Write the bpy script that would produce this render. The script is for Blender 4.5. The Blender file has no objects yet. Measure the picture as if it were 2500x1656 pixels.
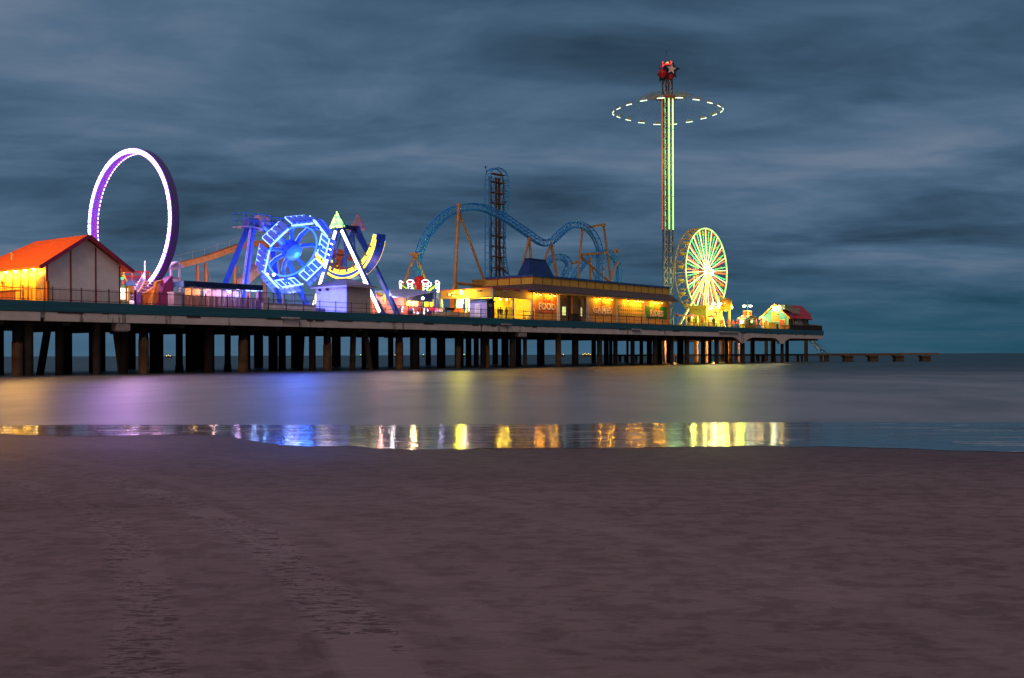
import bpy, math, random
from mathutils import Vector, Matrix, noise
random.seed(7)
R = math.radians
sc = bpy.context.scene
COL = sc.collection
# ------------------------------------------------------------------ camera and survey frame
F = 2650.0; RO = 0.0035; EYE = 1.75; DECK = 6.75
CR, SR = math.cos(RO), math.sin(RO)
def ray(x, y):
    a = x-1250; b = 38.5-(y-828)
    return Vector((a*CR+b*SR, F, -a*SR+b*CR))
def ground(x, y, z=0.0):
    r = ray(x, y); t = (z-EYE)/r.z
    return Vector((r.x*t, r.y*t, z))
P0 = ground(0, 731, DECK); P1 = ground(2010, 808, DECK)
PLEN = (P1-P0).length
DD = (P1-P0).normalized(); NN = Vector((-DD.y, DD.x, 0))
YAW = math.atan2(DD.y, DD.x)
def U(x, y, v):                       # survey sight line -> pier coordinates on the vertical plane at offset v
    r = ray(x, y); t = (v+P0.dot(NN))/(r.x*NN.x+r.y*NN.y)
    w = Vector((r.x*t, r.y*t, 0))
    return ((w-P0).dot(DD), v, EYE+r.z*t)
def V(x, y, u):
    r = ray(x, y); t = (u+P0.x*DD.x+P0.y*DD.y)/(r.x*DD.x+r.y*DD.y)
    w = Vector((r.x*t, r.y*t, 0))
    return (u, (w-P0).dot(NN), EYE+r.z*t)
def W(u, v, z):
    p = P0+DD*u+NN*v
    return Vector((p.x, p.y, z))

cam = bpy.data.cameras.new('camera'); camo = bpy.data.objects.new('camera', cam); COL.objects.link(camo)
cam.sensor_width = 36; cam.lens = F/2500*36; cam.shift_y = 38.5/2500
cam.clip_start = 0.1; cam.clip_end = 60000
camo.matrix_world = Matrix(((CR, SR, 0, 0), (0, 0, -1, 0), (-SR, CR, 0, EYE), (0, 0, 0, 1)))
sc.camera = camo

# ------------------------------------------------------------------ materials
def nt(name):
    m = bpy.data.materials.new(name); m.use_nodes = True
    t = m.node_tree; return m, t, t.nodes['Principled BSDF']
def nd(t, typ, **k):
    n = t.nodes.new(typ)
    for a, b in k.items():
        if a.startswith('i_'): n.inputs[int(a[2:])].default_value = b
        else: setattr(n, a, b)
    return n
def ln(t, a, b): t.links.new(a, b)
def ramp(t, fac, stops):
    r = t.nodes.new('ShaderNodeValToRGB'); e = r.color_ramp.elements
    while len(e) < len(stops): e.new(0.5)
    for el, (p, c) in zip(e, stops): el.position = p; el.color = (*c, 1) if len(c) == 3 else c
    if fac is not None: ln(t, fac, r.inputs[0])
    return r
def math_(t, op, a, b=None, clamp=False):
    n = t.nodes.new('ShaderNodeMath'); n.operation = op; n.use_clamp = clamp
    for i, x in enumerate((a, b)):
        if x is None: continue
        if isinstance(x, (int, float)): n.inputs[i].default_value = x
        else: ln(t, x, n.inputs[i])
    return n.outputs[0]
MC = {}
def P(col, rough=.55, metal=0, var=.25, sc_=1.5, spec=.4, key=None):
    k = key or (col, rough, metal, var, sc_)
    if k in MC: return MC[k]
    m, t, b = nt('paint')
    tc = nd(t, 'ShaderNodeTexCoord'); n = nd(t, 'ShaderNodeTexNoise'); n.inputs['Scale'].default_value = sc_; n.inputs['Detail'].default_value = 6
    ln(t, tc.outputs['Object'], n.inputs['Vector'])
    lo = tuple(c*(1-var) for c in col); hi = tuple(min(1, c*(1+var*.6)) for c in col)
    r = ramp(t, n.outputs[0], [(.3, lo), (.7, hi)])
    ln(t, r.outputs[0], b.inputs['Base Color'])
    b.inputs['Roughness'].default_value = rough; b.inputs['Metallic'].default_value = metal
    b.inputs['Specular IOR Level'].default_value = spec
    MC[k] = m; return m
def E(col, s):
    k = ('e', col, s)
    if k in MC: return MC[k]
    m, t, b = nt('lamp_glow')
    b.inputs['Base Color'].default_value = (*[min(1, c*.5+.1) for c in col], 1)
    b.inputs['Emission Color'].default_value = (*col, 1); b.inputs['Emission Strength'].default_value = s
    MC[k] = m; return m

# ------------------------------------------------------------------ mesh builder
class MB:
    def __init__(s): s.v = []; s.f = []; s.sm = []
    def add(s, vs, fs, smooth=False):
        n = len(s.v); s.v += [tuple(x) for x in vs]; s.f += [tuple(n+i for i in f) for f in fs]; s.sm += [smooth]*len(fs); return s
    def box(s, u0, u1, v0, v1, z0, z1):
        c = [(u, v, z) for z in (z0, z1) for v in (v0, v1) for u in (u0, u1)]
        return s.add(c, [(0, 2, 3, 1), (4, 5, 7, 6), (0, 1, 5, 4), (2, 6, 7, 3), (0, 4, 6, 2), (1, 3, 7, 5)])
    def tube(s, p, q, r, n=8, r2=None, cap=True):
        p = Vector(p); q = Vector(q); d = (q-p)
        if d.length < 1e-6: return s
        d.normalize(); a = d.orthogonal().normalized(); b = d.cross(a); r2 = r if r2 is None else r2
        vs = []
        for c, rr in ((p, r), (q, r2)):
            vs += [c+(a*math.cos(2*math.pi*i/n)+b*math.sin(2*math.pi*i/n))*rr for i in range(n)]
        fs = [(i, (i+1) % n, n+(i+1) % n, n+i) for i in range(n)]
        s.add(vs, fs, n > 5)
        if cap: s.add(vs, [tuple(range(n-1, -1, -1)), tuple(range(n, 2*n))])
        return s
    def bar(s, p, q, w, h=None):                # square bar
        p = Vector(p); q = Vector(q); d = (q-p).normalized(); h = h or w
        a = d.cross(Vector((0, 0, 1)))
        a = a.normalized() if a.length > 1e-3 else Vector((1, 0, 0))
        b = a.cross(d)
        vs = [c+a*x*w/2+b*y*h/2 for c in (p, q) for x, y in ((-1, -1), (1, -1), (1, 1), (-1, 1))]
        return s.add(vs, [(3, 2, 1, 0), (4, 5, 6, 7), (0, 1, 5, 4), (1, 2, 6, 5), (2, 3, 7, 6), (3, 0, 4, 7)])
    def path(s, pts, r, n=6, closed=False):
        pts = [Vector(p) for p in pts]; N = len(pts); vs = []; prev = None
        for i, p in enumerate(pts):
            a = pts[(i-1) % N] if closed or i else p; b = pts[(i+1) % N] if closed or i < N-1 else p
            d = (b-a).normalized()
            if prev is None: x = d.orthogonal().normalized()
            else:
                x = prev-d*prev.dot(d); x = x.normalized() if x.length > 1e-6 else d.orthogonal().normalized()
            prev = x; y = d.cross(x)
            vs += [p+(x*math.cos(2*math.pi*k/n)+y*math.sin(2*math.pi*k/n))*r for k in range(n)]
        fs = []
        for i in range(N if closed else N-1):
            j = (i+1) % N
            fs += [(i*n+k, i*n+(k+1) % n, j*n+(k+1) % n, j*n+k) for k in range(n)]
        return s.add(vs, fs, True)
    def prism(s, poly, ax, a0, a1):             # polygon extruded along axis ax ('u','v','z')
        def mk(p, a): return (a, p[0], p[1]) if ax == 'u' else (p[0], a, p[1]) if ax == 'v' else (p[0], p[1], a)
        n = len(poly); vs = [mk(p, a0) for p in poly]+[mk(p, a1) for p in poly]
        fs = [tuple(range(n-1, -1, -1)), tuple(range(n, 2*n))]+[(i, (i+1) % n, n+(i+1) % n, n+i) for i in range(n)]
        return s.add(vs, fs)
    def slab(s, quad, th):                      # thick sheet from a polygon of points
        q = [Vector(p) for p in quad]; nrm = (q[1]-q[0]).cross(q[2]-q[0]).normalized()*th; n = len(q)
        vs = q+[p+nrm for p in q]
        return s.add(vs, [tuple(range(n-1, -1, -1)), tuple(range(n, 2*n))]+[(i, (i+1) % n, n+(i+1) % n, n+i) for i in range(n)])
    def ball(s, c, r, n=10, m=6, sz=1):
        vs = [(c[0]+r*math.sin(math.pi*j/m)*math.cos(2*math.pi*i/n), c[1]+r*math.sin(math.pi*j/m)*math.sin(2*math.pi*i/n), c[2]+sz*r*math.cos(math.pi*j/m)) for j in range(m+1) for i in range(n)]
        return s.add(vs, [(j*n+i, (j+1)*n+i, (j+1)*n+(i+1) % n, j*n+(i+1) % n) for j in range(m) for i in range(n)], True)
    def lathe(s, c, prof, n=14):                # prof: (radius, z)
        m = len(prof); vs = [(c[0]+r*math.cos(2*math.pi*i/n), c[1]+r*math.sin(2*math.pi*i/n), z) for r, z in prof for i in range(n)]
        return s.add(vs, [(j*n+i, j*n+(i+1) % n, (j+1)*n+(i+1) % n, (j+1)*n+i) for j in range(m-1) for i in range(n)], True)
    def arcbox(s, ctr, pl, a0, a1, r0, r1, w0, w1, n=8):  # curved box: plane 'N' (v,z) or 'D' (u,z); w = offsets along the other axis
        vs = []; closed = abs(a1-a0) > 6.28; k = n if closed else n+1
        for i in range(k):
            a = a0+(a1-a0)*i/n; c, q = math.cos(a), math.sin(a)
            for r in (r0, r1):
                rr = r(a) if callable(r) else r
                for w in (w0, w1):
                    vs.append((ctr[0]+w, ctr[1]+c*rr, ctr[2]+q*rr) if pl == 'N' else (ctr[0]+c*rr, ctr[1]+w, ctr[2]+q*rr))
        fs = []
        for i in range(n):
            a = 4*i; b = 4*((i+1) % k)
            fs += [(a, a+1, b+1, b), (a+2, b+2, b+3, a+3), (a, b, b+2, a+2), (a+1, a+3, b+3, b+1)]
        if not closed: fs += [(0, 2, 3, 1), (4*n, 4*n+1, 4*n+3, 4*n+2)]
        return s.add(vs, fs)
    def boards(s, poly, ax, a, pitch=.22, dep=.035, sign=-1):  # clapboards filling a convex polygon; ax is the axis the wall faces
        zs = [p[1] for p in poly]; z = min(zs); zt = max(zs)
        def span(zz):
            xs = []
            for i in range(len(poly)):
                (x0, z0), (x1, z1) = poly[i], poly[(i+1) % len(poly)]
                if (z0-zz)*(z1-zz) <= 0 and abs(z1-z0) > 1e-9: xs.append(x0+(x1-x0)*(zz-z0)/(z1-z0))
            return (min(xs), max(xs)) if xs else None
        mk = (lambda x, d, zz: (x, a+sign*d, zz)) if ax == 'v' else (lambda x, d, zz: (a+sign*d, x, zz))
        while z < zt-1e-3:
            z2 = min(z+pitch, zt); l = span(z+1e-4); h = span(z2-1e-4)
            if l and h:
                vs = [mk(l[0], 0, z), mk(l[1], 0, z), mk(l[1], dep, z), mk(l[0], dep, z), mk(h[0], 0, z2), mk(h[1], 0, z2)]
                s.add(vs, [(0, 1, 2, 3), (3, 2, 5, 4), (0, 3, 4), (1, 5, 2), (0, 4, 5, 1)])
            z = z2
        return s
    def fin(s, name, mat, base=(0, 0, 0), parent=None):
        me = bpy.data.meshes.new(name); me.from_pydata([(x-base[0], y-base[1], z-base[2]) for x, y, z in s.v], [], s.f)
        me.materials.append(mat)
        for p, k in zip(me.polygons, s.sm): p.use_smooth = k
        o = bpy.data.objects.new(name, me); COL.objects.link(o)
        if parent: o.parent = parent
        return o
class T:                                         # a thing: an Empty at its base in pier coordinates (or world when pier=False)
    def __init__(s, name, label, cat, base, group=None, pier=True):
        s.b = base; o = bpy.data.objects.new(name, None); COL.objects.link(o); s.o = o
        o.empty_display_size = .3
        o.location = W(*base) if pier else base
        if pier: o.rotation_euler = (0, 0, YAW)
        o['label'] = label; o['category'] = cat
        if group: o['group'] = group
    def part(s, name, mb, mat, parent=None, label=None):
        o = mb.fin(name, mat, s.b, parent or s.o)
        if label: o['label'] = label
        return o
def copy_tree(o, parent=None):
    c = o.copy(); COL.objects.link(c)
    if parent: c.parent = parent
    for ch in list(o.children): copy_tree(ch, c)
    return c
def struct(name, mb, mat, kind='structure'):
    o = mb.fin(name, mat); o['kind'] = kind; return o
NL = [0]
LG = 2.6
def lamp(p, col, power, r=.15, name='lamp_light', spot=None, to=None, world=False):
    l = bpy.data.lights.new(name, 'SPOT' if spot else 'POINT'); l.color = col; l.energy = power*LG; l.shadow_soft_size = r
    o = bpy.data.objects.new(name, l); COL.objects.link(o); o.location = W(*p)
    if spot:
        l.spot_size = R(spot); l.spot_blend = .6
        d = W(*to)-W(*p); o.rotation_euler = d.to_track_quat('-Z', 'Y').to_euler()
    NL[0] += 1
def text(mb, s, x0, x1, z0, z1, v, dep=.06, bold=.02, squeeze=True):
    cu = bpy.data.curves.new('lettering', 'FONT'); cu.body = s; cu.size = 1; cu.extrude = .001; cu.offset = bold
    o = bpy.data.objects.new('lettering', cu); COL.objects.link(o)
    bpy.context.view_layer.update()
    me = bpy.data.meshes.new_from_object(o.evaluated_get(bpy.context.evaluated_depsgraph_get()))
    xs = [q.co.x for q in me.vertices]; ys = [q.co.y for q in me.vertices]; zz = max(q.co.z for q in me.vertices)
    a, b, c, d = min(xs), max(xs), min(ys), max(ys)
    vs = [(x0+(q.co.x-a)/(b-a)*(x1-x0), v+(0 if q.co.z < 0 else -dep), z0+(q.co.y-c)/(d-c)*(z1-z0)) for q in me.vertices]
    mb.add(vs, [tuple(p.vertices) for p in me.polygons])
    bpy.data.objects.remove(o); bpy.data.curves.remove(cu); bpy.data.meshes.remove(me)
    return mb
def serif(mb, x0, x1, z0, z1, v, word, t):       # little slab feet under the lettering
    n = len(word)
    for i in range(n):
        c = x0+(x1-x0)*(i+.5)/n; w = (x1-x0)/n
        for z in (z0-t, z1):
            if word[i] in 'FIRAME' and not (word[i] == 'A' and z > z0): mb.box(c-w*.42, c+w*.1, v-.05, v, z, z+t)
    return mb

# colours
WHITE = P((.78, .78, .8), .5, var=.1); CREAM = P((.72, .62, .42), .6); REDM = P((.45, .03, .04), .45); DARK = P((.03, .022, .024), .6)
BLACKM = P((.02, .018, .02), .4, .3); STEEL = P((.3, .31, .33), .4, .7); TEAL = P((.015, .11, .15), .55, var=.2)
BLUE = P((.02, .12, .45), .4); TRACK = P((.02, .3, .85), .35, var=.1); ORANGE = P((.42, .22, .1), .5); RUST = P((.34, .16, .07), .55)
YEL = P((.75, .48, .08), .55); NAVY = P((.012, .03, .12), .5); WOOD = P((.2, .12, .07), .7); GREYW = P((.5, .5, .52), .6)
ORP = P((.8, .28, .03), .5)
PURW = P((.5, .45, .6), .5)
exec_parts = []
# ------------------------------------------------------------------ sky, dusk light
w = bpy.data.worlds.new('World'); sc.world = w; w.use_nodes = True; t = w.node_tree
for n in list(t.nodes): t.nodes.remove(n)
out = nd(t, 'ShaderNodeOutputWorld')
tc = nd(t, 'ShaderNodeTexCoord'); sep = nd(t, 'ShaderNodeSeparateXYZ'); ln(t, tc.outputs['Generated'], sep.inputs[0])
zc = math_(t, 'MAXIMUM', sep.outputs[2], 0.0)
den = math_(t, 'ADD', zc, .11)
cx = math_(t, 'DIVIDE', sep.outputs[0], den); cy = math_(t, 'DIVIDE', sep.outputs[1], den)
cmb = nd(t, 'ShaderNodeCombineXYZ'); ln(t, cx, cmb.inputs[0]); ln(t, cy, cmb.inputs[1])
def cloud(scale, rot, sx, sy, detail, dist, off):
    mp = nd(t, 'ShaderNodeMapping'); mp.inputs['Rotation'].default_value = (0, 0, R(rot)); mp.inputs['Scale'].default_value = (sx, sy, 1); mp.inputs['Location'].default_value = off
    ln(t, cmb.outputs[0], mp.inputs[0])
    n = nd(t, 'ShaderNodeTexNoise'); n.inputs['Scale'].default_value = scale; n.inputs['Detail'].default_value = detail; n.inputs['Distortion'].default_value = dist
    n.inputs['Roughness'].default_value = .56
    ln(t, mp.outputs[0], n.inputs['Vector']); return n.outputs[0]
c1 = cloud(1.05, -24, .75, 1.15, 6, .5, (3.1, 1.7, 0)); c2 = cloud(3.2, -30, .8, 1.15, 8, .5, (0, 5.2, 1)); c3 = cloud(.4, 14, 1, 1, 2, .2, (7, 2.4, 0))
mix = math_(t, 'ADD', math_(t, 'ADD', math_(t, 'MULTIPLY', c1, .5), math_(t, 'MULTIPLY', c2, .2)), math_(t, 'MULTIPLY', c3, .52))
rp = ramp(t, mix, [(.47, (.024, .05, .085)), (.57, (.046, .096, .16)), (.65, (.078, .141, .226)), (.74, (.14, .195, .28))])
# clearer teal band low over the sea, deepest to the right, where the cloud is thin
low = nd(t, 'ShaderNodeMapRange'); low.inputs['From Min'].default_value = .0; low.inputs['From Max'].default_value = .105; low.inputs['To Min'].default_value = .85; low.inputs['To Max'].default_value = 0
low.interpolation_type = 'SMOOTHSTEP'
ln(t, sep.outputs[2], low.inputs[0])
tl = nd(t, 'ShaderNodeMapRange'); tl.inputs['From Min'].default_value = -.1; tl.inputs['From Max'].default_value = .42; ln(t, sep.outputs[0], tl.inputs[0])
tr = ramp(t, tl.outputs[0], [(0, (.06, .135, .22)), (.5, (.036, .115, .185)), (1, (.008, .066, .105))])
mx = nd(t, 'ShaderNodeMix', data_type='RGBA'); ln(t, low.outputs[0], mx.inputs[0]); ln(t, rp.outputs[0], mx.inputs[6]); ln(t, tr.outputs[0], mx.inputs[7])
# town glow on the cloud base behind the beach
bk = nd(t, 'ShaderNodeMapRange'); bk.inputs['From Min'].default_value = -.15; bk.inputs['From Max'].default_value = -.9; ln(t, sep.outputs[1], bk.inputs[0])
bk.interpolation_type = 'SMOOTHSTEP'
mx2 = nd(t, 'ShaderNodeMix', data_type='RGBA'); ln(t, bk.outputs[0], mx2.inputs[0]); ln(t, mx.outputs[2], mx2.inputs[6]); mx2.inputs[7].default_value = (.25, .155, .13, 1)
bg = nd(t, 'ShaderNodeBackground'); ln(t, mx2.outputs[2], bg.inputs[0]); bg.inputs[1].default_value = 1.0
sky = nd(t, 'ShaderNodeTexSky', sky_type='NISHITA'); sky.sun_disc = False; sky.sun_elevation = R(-4); sky.sun_rotation = R(200)
bg2 = nd(t, 'ShaderNodeBackground'); ln(t, sky.outputs[0], bg2.inputs[0]); bg2.inputs[1].default_value = .05
ad = nd(t, 'ShaderNodeAddShader'); ln(t, bg.outputs[0], ad.inputs[0]); ln(t, bg2.outputs[0], ad.inputs[1]); ln(t, ad.outputs[0], out.inputs[0])
sun = bpy.data.lights.new('dusk_glow', 'SUN'); sun.energy = .75; sun.angle = R(25); sun.color = (1, .7, .54)
so = bpy.data.objects.new('dusk_glow', sun); COL.objects.link(so); so.rotation_euler = (R(50), 0, R(-12))
sc.view_settings.view_transform = 'Standard'; sc.view_settings.look = 'None'; sc.view_settings.exposure = 0; sc.view_settings.gamma = 1
sc.cycles.use_denoising = True; sc.cycles.max_bounces = 6; sc.cycles.sample_clamp_indirect = 6

# ------------------------------------------------------------------ beach and sea
SH = [(-9000, 1040), (-3500, 1044), (-1500, 1058), (-600, 1054), (0, 1060), (150, 1066), (330, 1064), (480, 1061), (560, 1066), (630, 1080), (680, 1086), (760, 1090), (860, 1089), (930, 1096), (1000, 1099), (1160, 1097), (1300, 1094), (1500, 1094), (1700, 1091), (1900, 1090), (2050, 1092), (2200, 1096), (2350, 1101), (2500, 1105), (2900, 1110), (3600, 1102), (5000, 1112), (9500, 1100)]
SLOPE = .0245; YSEA = 27.6
def beach_z(y): return (YSEA-y)*SLOPE if y > 19 else (YSEA-19)*SLOPE+(19-y)*.0075
def on_beach(x, y):
    r = ray(x, y); Y = 20.0
    for _ in range(20):
        z = beach_z(Y); Y = F/1*(EYE-z)/max(1, -r.z)
    return Vector((r.x*Y/F, Y, beach_z(Y)))
m = MB(); xs = [-60+i*1.0 for i in range(121)]; ys = [-6+.5*i for i in range(12)]+[i*.25 for i in range(0, 124)]
def und(x, y): return (.06*noise.noise(Vector((x*.1, y*.15, 21)))-.02 if y > 24 else 0)+.012*noise.noise(Vector((x*.35, y*.5, 3)))+.006*noise.noise(Vector((x*1.3, y*1.7, 9)))
vs = [(x, y, beach_z(y)+und(x, y)*(1 if y < 19 else .35)) for y in ys for x in xs]; nx = len(xs)
m.add(vs, [(j*nx+i, j*nx+i+1, (j+1)*nx+i+1, (j+1)*nx+i) for j in range(len(ys)-1) for i in range(nx-1)], True)
sm, t, b = nt('sand')
geo = nd(t, 'ShaderNodeNewGeometry'); sp = nd(t, 'ShaderNodeSeparateXYZ'); ln(t, geo.outputs['Position'], sp.inputs[0])
def tn(scale, detail, mpscale=(1, 1, 1), rough=.5, dist=0, rot=0):
    mp = nd(t, 'ShaderNodeMapping'); mp.inputs['Scale'].default_value = mpscale; mp.inputs['Rotation'].default_value = (0, 0, R(rot)); ln(t, geo.outputs['Position'], mp.inputs[0])
    n = nd(t, 'ShaderNodeTexNoise'); n.inputs['Scale'].default_value = scale; n.inputs['Detail'].default_value = detail; n.inputs['Roughness'].default_value = rough; n.inputs['Distortion'].default_value = dist
    ln(t, mp.outputs[0], n.inputs['Vector']); return n.outputs[0]
patch = tn(5.2, 8, (.75, 1.05, 1), .68, .3, 8); big = tn(.35, 3, (.6, 1.2, 1)); fine = tn(26, 7, (.3, 1.5, 1), .7)
pm = nd(t, 'ShaderNodeMapRange'); pm.inputs['From Min'].default_value = .4; pm.inputs['From Max'].default_value = .56; pm.interpolation_type = 'SMOOTHSTEP'; ln(t, patch, pm.inputs[0])
y2 = math_(t, 'MULTIPLY', math_(t, 'MULTIPLY', sp.outputs[1], sp.outputs[1]), .029)
wob = math_(t, 'MULTIPLY', math_(t, 'SUBTRACT', tn(.5, 2), .5), .35)
base = math_(t, 'ADD', math_(t, 'ADD', sp.outputs[0], y2), wob)
track = None; trA = None
for c, hw, st in ((-.95, .17, .8), (.1, .2, 1), (.8, .16, .5), (-2.1, .15, .5), (3.2, .2, .45)):
    d = math_(t, 'ABSOLUTE', math_(t, 'SUBTRACT', base, c))
    mr = nd(t, 'ShaderNodeMapRange'); mr.inputs['From Min'].default_value = hw+.05; mr.inputs['From Max'].default_value = hw-.02; mr.inputs['To Max'].default_value = st; ln(t, d, mr.inputs[0])
    track = mr.outputs[0] if track is None else math_(t, 'MAXIMUM', track, mr.outputs[0])
    if c in (.1, -.95): trA = mr.outputs[0] if trA is None else math_(t, 'MAXIMUM', trA, mr.outputs[0])
# tread bars and ruts inside the tracks
cu = nd(t, 'ShaderNodeCombineXYZ'); ln(t, base, cu.inputs[0]); ln(t, sp.outputs[1], cu.inputs[1])
wv = nd(t, 'ShaderNodeTexWave', wave_type='BANDS', bands_direction='Y'); wv.inputs['Scale'].default_value = 4.2; wv.inputs['Distortion'].default_value = 5; wv.inputs['Detail'].default_value = 3; wv.inputs['Detail Scale'].default_value = 3; ln(t, cu.outputs[0], wv.inputs['Vector'])
wx = nd(t, 'ShaderNodeTexWave', wave_type='BANDS', bands_direction='X'); wx.inputs['Scale'].default_value = 7; wx.inputs['Distortion'].default_value = 1.5; ln(t, cu.outputs[0], wx.inputs['Vector'])
tread = math_(t, 'MULTIPLY', trA, math_(t, 'MULTIPLY', math_(t, 'GREATER_THAN', tn(13, 4, (.55, 1.7, 1), .6, 1.2, 18), .535), math_(t, 'GREATER_THAN', tn(1.6, 4, (1, .6, 1)), .42)))
fac = math_(t, 'ADD', math_(t, 'MULTIPLY', math_(t, 'MULTIPLY', pm.outputs[0], math_(t, 'SUBTRACT', 1, math_(t, 'MULTIPLY', track, .9))), .62), math_(t, 'MULTIPLY', track, .82))
fac = math_(t, 'ADD', math_(t, 'MULTIPLY', fac, .6), math_(t, 'ADD', math_(t, 'MULTIPLY', math_(t, 'SUBTRACT', fine, .2), .62), math_(t, 'MULTIPLY', math_(t, 'SUBTRACT', big, .4), .7)), True)
fac = math_(t, 'SUBTRACT', fac, math_(t, 'MULTIPLY', tread, .85), True)
rs = ramp(t, fac, [(0, (.14, .086, .085)), (.25, (.2, .127, .128)), (.55, (.258, .17, .173)), (.95, (.37, .257, .262))])
# shell bits and wrack
vo = nd(t, 'ShaderNodeTexVoronoi'); vo.inputs['Scale'].default_value = 6; ln(t, geo.outputs['Position'], vo.inputs['Vector'])
sep2 = nd(t, 'ShaderNodeSeparateXYZ'); ln(t, vo.outputs['Color'], sep2.inputs[0])
bit = math_(t, 'MULTIPLY', math_(t, 'LESS_THAN', vo.outputs['Distance'], .06), math_(t, 'GREATER_THAN', sep2.outputs[0], .8))
mxb = nd(t, 'ShaderNodeMix', data_type='RGBA'); ln(t, math_(t, 'MULTIPLY', bit, .8), mxb.inputs[0]); ln(t, rs.outputs[0], mxb.inputs[6]); mxb.inputs[7].default_value = (.05, .02, .02, 1)
# damp sand towards the water is darker and shinier
dm = nd(t, 'ShaderNodeMapRange'); dm.inputs['From Min'].default_value = 11; dm.inputs['From Max'].default_value = 19.5; dm.interpolation_type = 'SMOOTHSTEP'; ln(t, math_(t, 'ADD', sp.outputs[1], math_(t, 'MULTIPLY', big, 2.5)), dm.inputs[0])
mxd = nd(t, 'ShaderNodeMix', data_type='RGBA', blend_type='MULTIPLY'); ln(t, dm.outputs[0], mxd.inputs[0]); ln(t, mxb.outputs[2], mxd.inputs[6]); mxd.inputs[7].default_value = (.58, .5, .47, 1)
ln(t, mxd.outputs[2], b.inputs['Base Color'])
rg = nd(t, 'ShaderNodeMapRange'); rg.inputs['To Min'].default_value = .85; rg.inputs['To Max'].default_value = .5; ln(t, dm.outputs[0], rg.inputs[0]); ln(t, rg.outputs[0], b.inputs['Roughness'])
b.inputs['Specular IOR Level'].default_value = .25
hgt = math_(t, 'ADD', math_(t, 'ADD', math_(t, 'MULTIPLY', fine, .7), math_(t, 'MULTIPLY', patch, 1.1)), math_(t, 'SUBTRACT', math_(t, 'MULTIPLY', math_(t, 'MULTIPLY', wx.outputs[1], trA), .03), math_(t, 'ADD', math_(t, 'MULTIPLY', tread, .9), math_(t, 'MULTIPLY', track, .3))))
bp = nd(t, 'ShaderNodeBump'); bp.inputs['Strength'].default_value = .5; bp.inputs['Distance'].default_value = .03; ln(t, hgt, bp.inputs['Height']); ln(t, bp.outputs[0], b.inputs['Normal'])
struct('sand', m, sm)

# film of water draining back over the sloping sand
m = MB(); edge = []
for i in range(len(SH)-1):
    for k in range(10):
        f = k/10; x = SH[i][0]+(SH[i+1][0]-SH[i][0])*f; y = SH[i][1]+(SH[i+1][1]-SH[i][1])*f
        p = on_beach(x, y); p.y += .22*noise.noise(Vector((p.x*1.4, 0, 1)))+.09*noise.noise(Vector((p.x*5, 0, 5))); edge.append(p)
vs = []; rows = 26
edge.sort(key=lambda p: p.x)
for p in edge:
    for j in range(rows+1):
        y = p.y+(29.5-p.y)*j/rows
        X = p.x*y/p.y
        vs.append((X, y, beach_z(y)+und(X, y)*(.35 if y >= 19 else 1)+.006))
m.add(vs, [(i*(rows+1)+j, (i+1)*(rows+1)+j, (i+1)*(rows+1)+j+1, i*(rows+1)+j+1) for i in range(len(edge)-1) for j in range(rows)], True)
wm, t, b = nt('wet_sand')
geo = nd(t, 'ShaderNodeNewGeometry')
b.inputs['Base Color'].default_value = (.05, .038, .04, 1); b.inputs['Specular IOR Level'].default_value = .9
rr = tn(.8, 4, (.5, 2.2, 1), .6)
rm = nd(t, 'ShaderNodeMapRange'); rm.inputs['From Min'].default_value = .4; rm.inputs['From Max'].default_value = .68; rm.inputs['To Min'].default_value = .035; rm.inputs['To Max'].default_value = .17; ln(t, rr, rm.inputs[0]); ln(t, rm.outputs[0], b.inputs['Roughness'])
h = math_(t, 'ADD', math_(t, 'MULTIPLY', tn(1.5, 3, (.8, 2.3, 1), .5, .5), 1), math_(t, 'MULTIPLY', tn(6, 3, (.4, 2.6, 1)), .16))
bp = nd(t, 'ShaderNodeBump'); bp.inputs['Strength'].default_value = .4; bp.inputs['Distance'].default_value = .035; ln(t, h, bp.inputs['Height']); ln(t, bp.outputs[0], b.inputs['Normal'])
mk = math_(t, 'MULTIPLY', math_(t, 'LESS_THAN', math_(t, 'ABSOLUTE', math_(t, 'SUBTRACT', tn(.55, 5, (.22, 1.5, 1), .6, .4), .5)), .012), math_(t, 'GREATER_THAN', tn(.8, 3, (.3, 1, 1)), .52))
fm = nd(t, 'ShaderNodeMix', data_type='RGBA'); ln(t, math_(t, 'MULTIPLY', mk, .8), fm.inputs[0]); fm.inputs[6].default_value = (.05, .038, .04, 1); fm.inputs[7].default_value = (.6, .56, .55, 1); ln(t, fm.outputs[2], b.inputs['Base Color'])
ln(t, math_(t, 'ADD', rm.outputs[0], math_(t, 'MULTIPLY', mk, .5), True), b.inputs['Roughness'])
struct('wet_sand', m, wm)

m = MB(); xr = [-30000, -6000, -800, -200, -60, 0, 60, 200, 800, 6000, 30000]; yr = [25, 40, 80, 200, 600, 3000, 30000]
m.add([(x, y, 0) for y in yr for x in xr], [(j*11+i, j*11+i+1, (j+1)*11+i+1, (j+1)*11+i) for j in range(6) for i in range(10)])
wm, t, b = nt('sea')
geo = nd(t, 'ShaderNodeNewGeometry'); sp = nd(t, 'ShaderNodeSeparateXYZ'); ln(t, geo.outputs['Position'], sp.inputs[0])
f1 = tn(.035, 4, (1, .5, 1), .55, .6, 4); f2 = tn(.16, 5, (.9, .42, 1), .58, .6)
far = nd(t, 'ShaderNodeMapRange'); far.inputs['From Min'].default_value = 55; far.inputs['From Max'].default_value = 150; far.inputs['To Min'].default_value = .72; far.inputs['To Max'].default_value = 0
ln(t, math_(t, 'ADD', sp.outputs[1], math_(t, 'MULTIPLY', math_(t, 'SUBTRACT', f1, .5), 90)), far.inputs[0])
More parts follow.
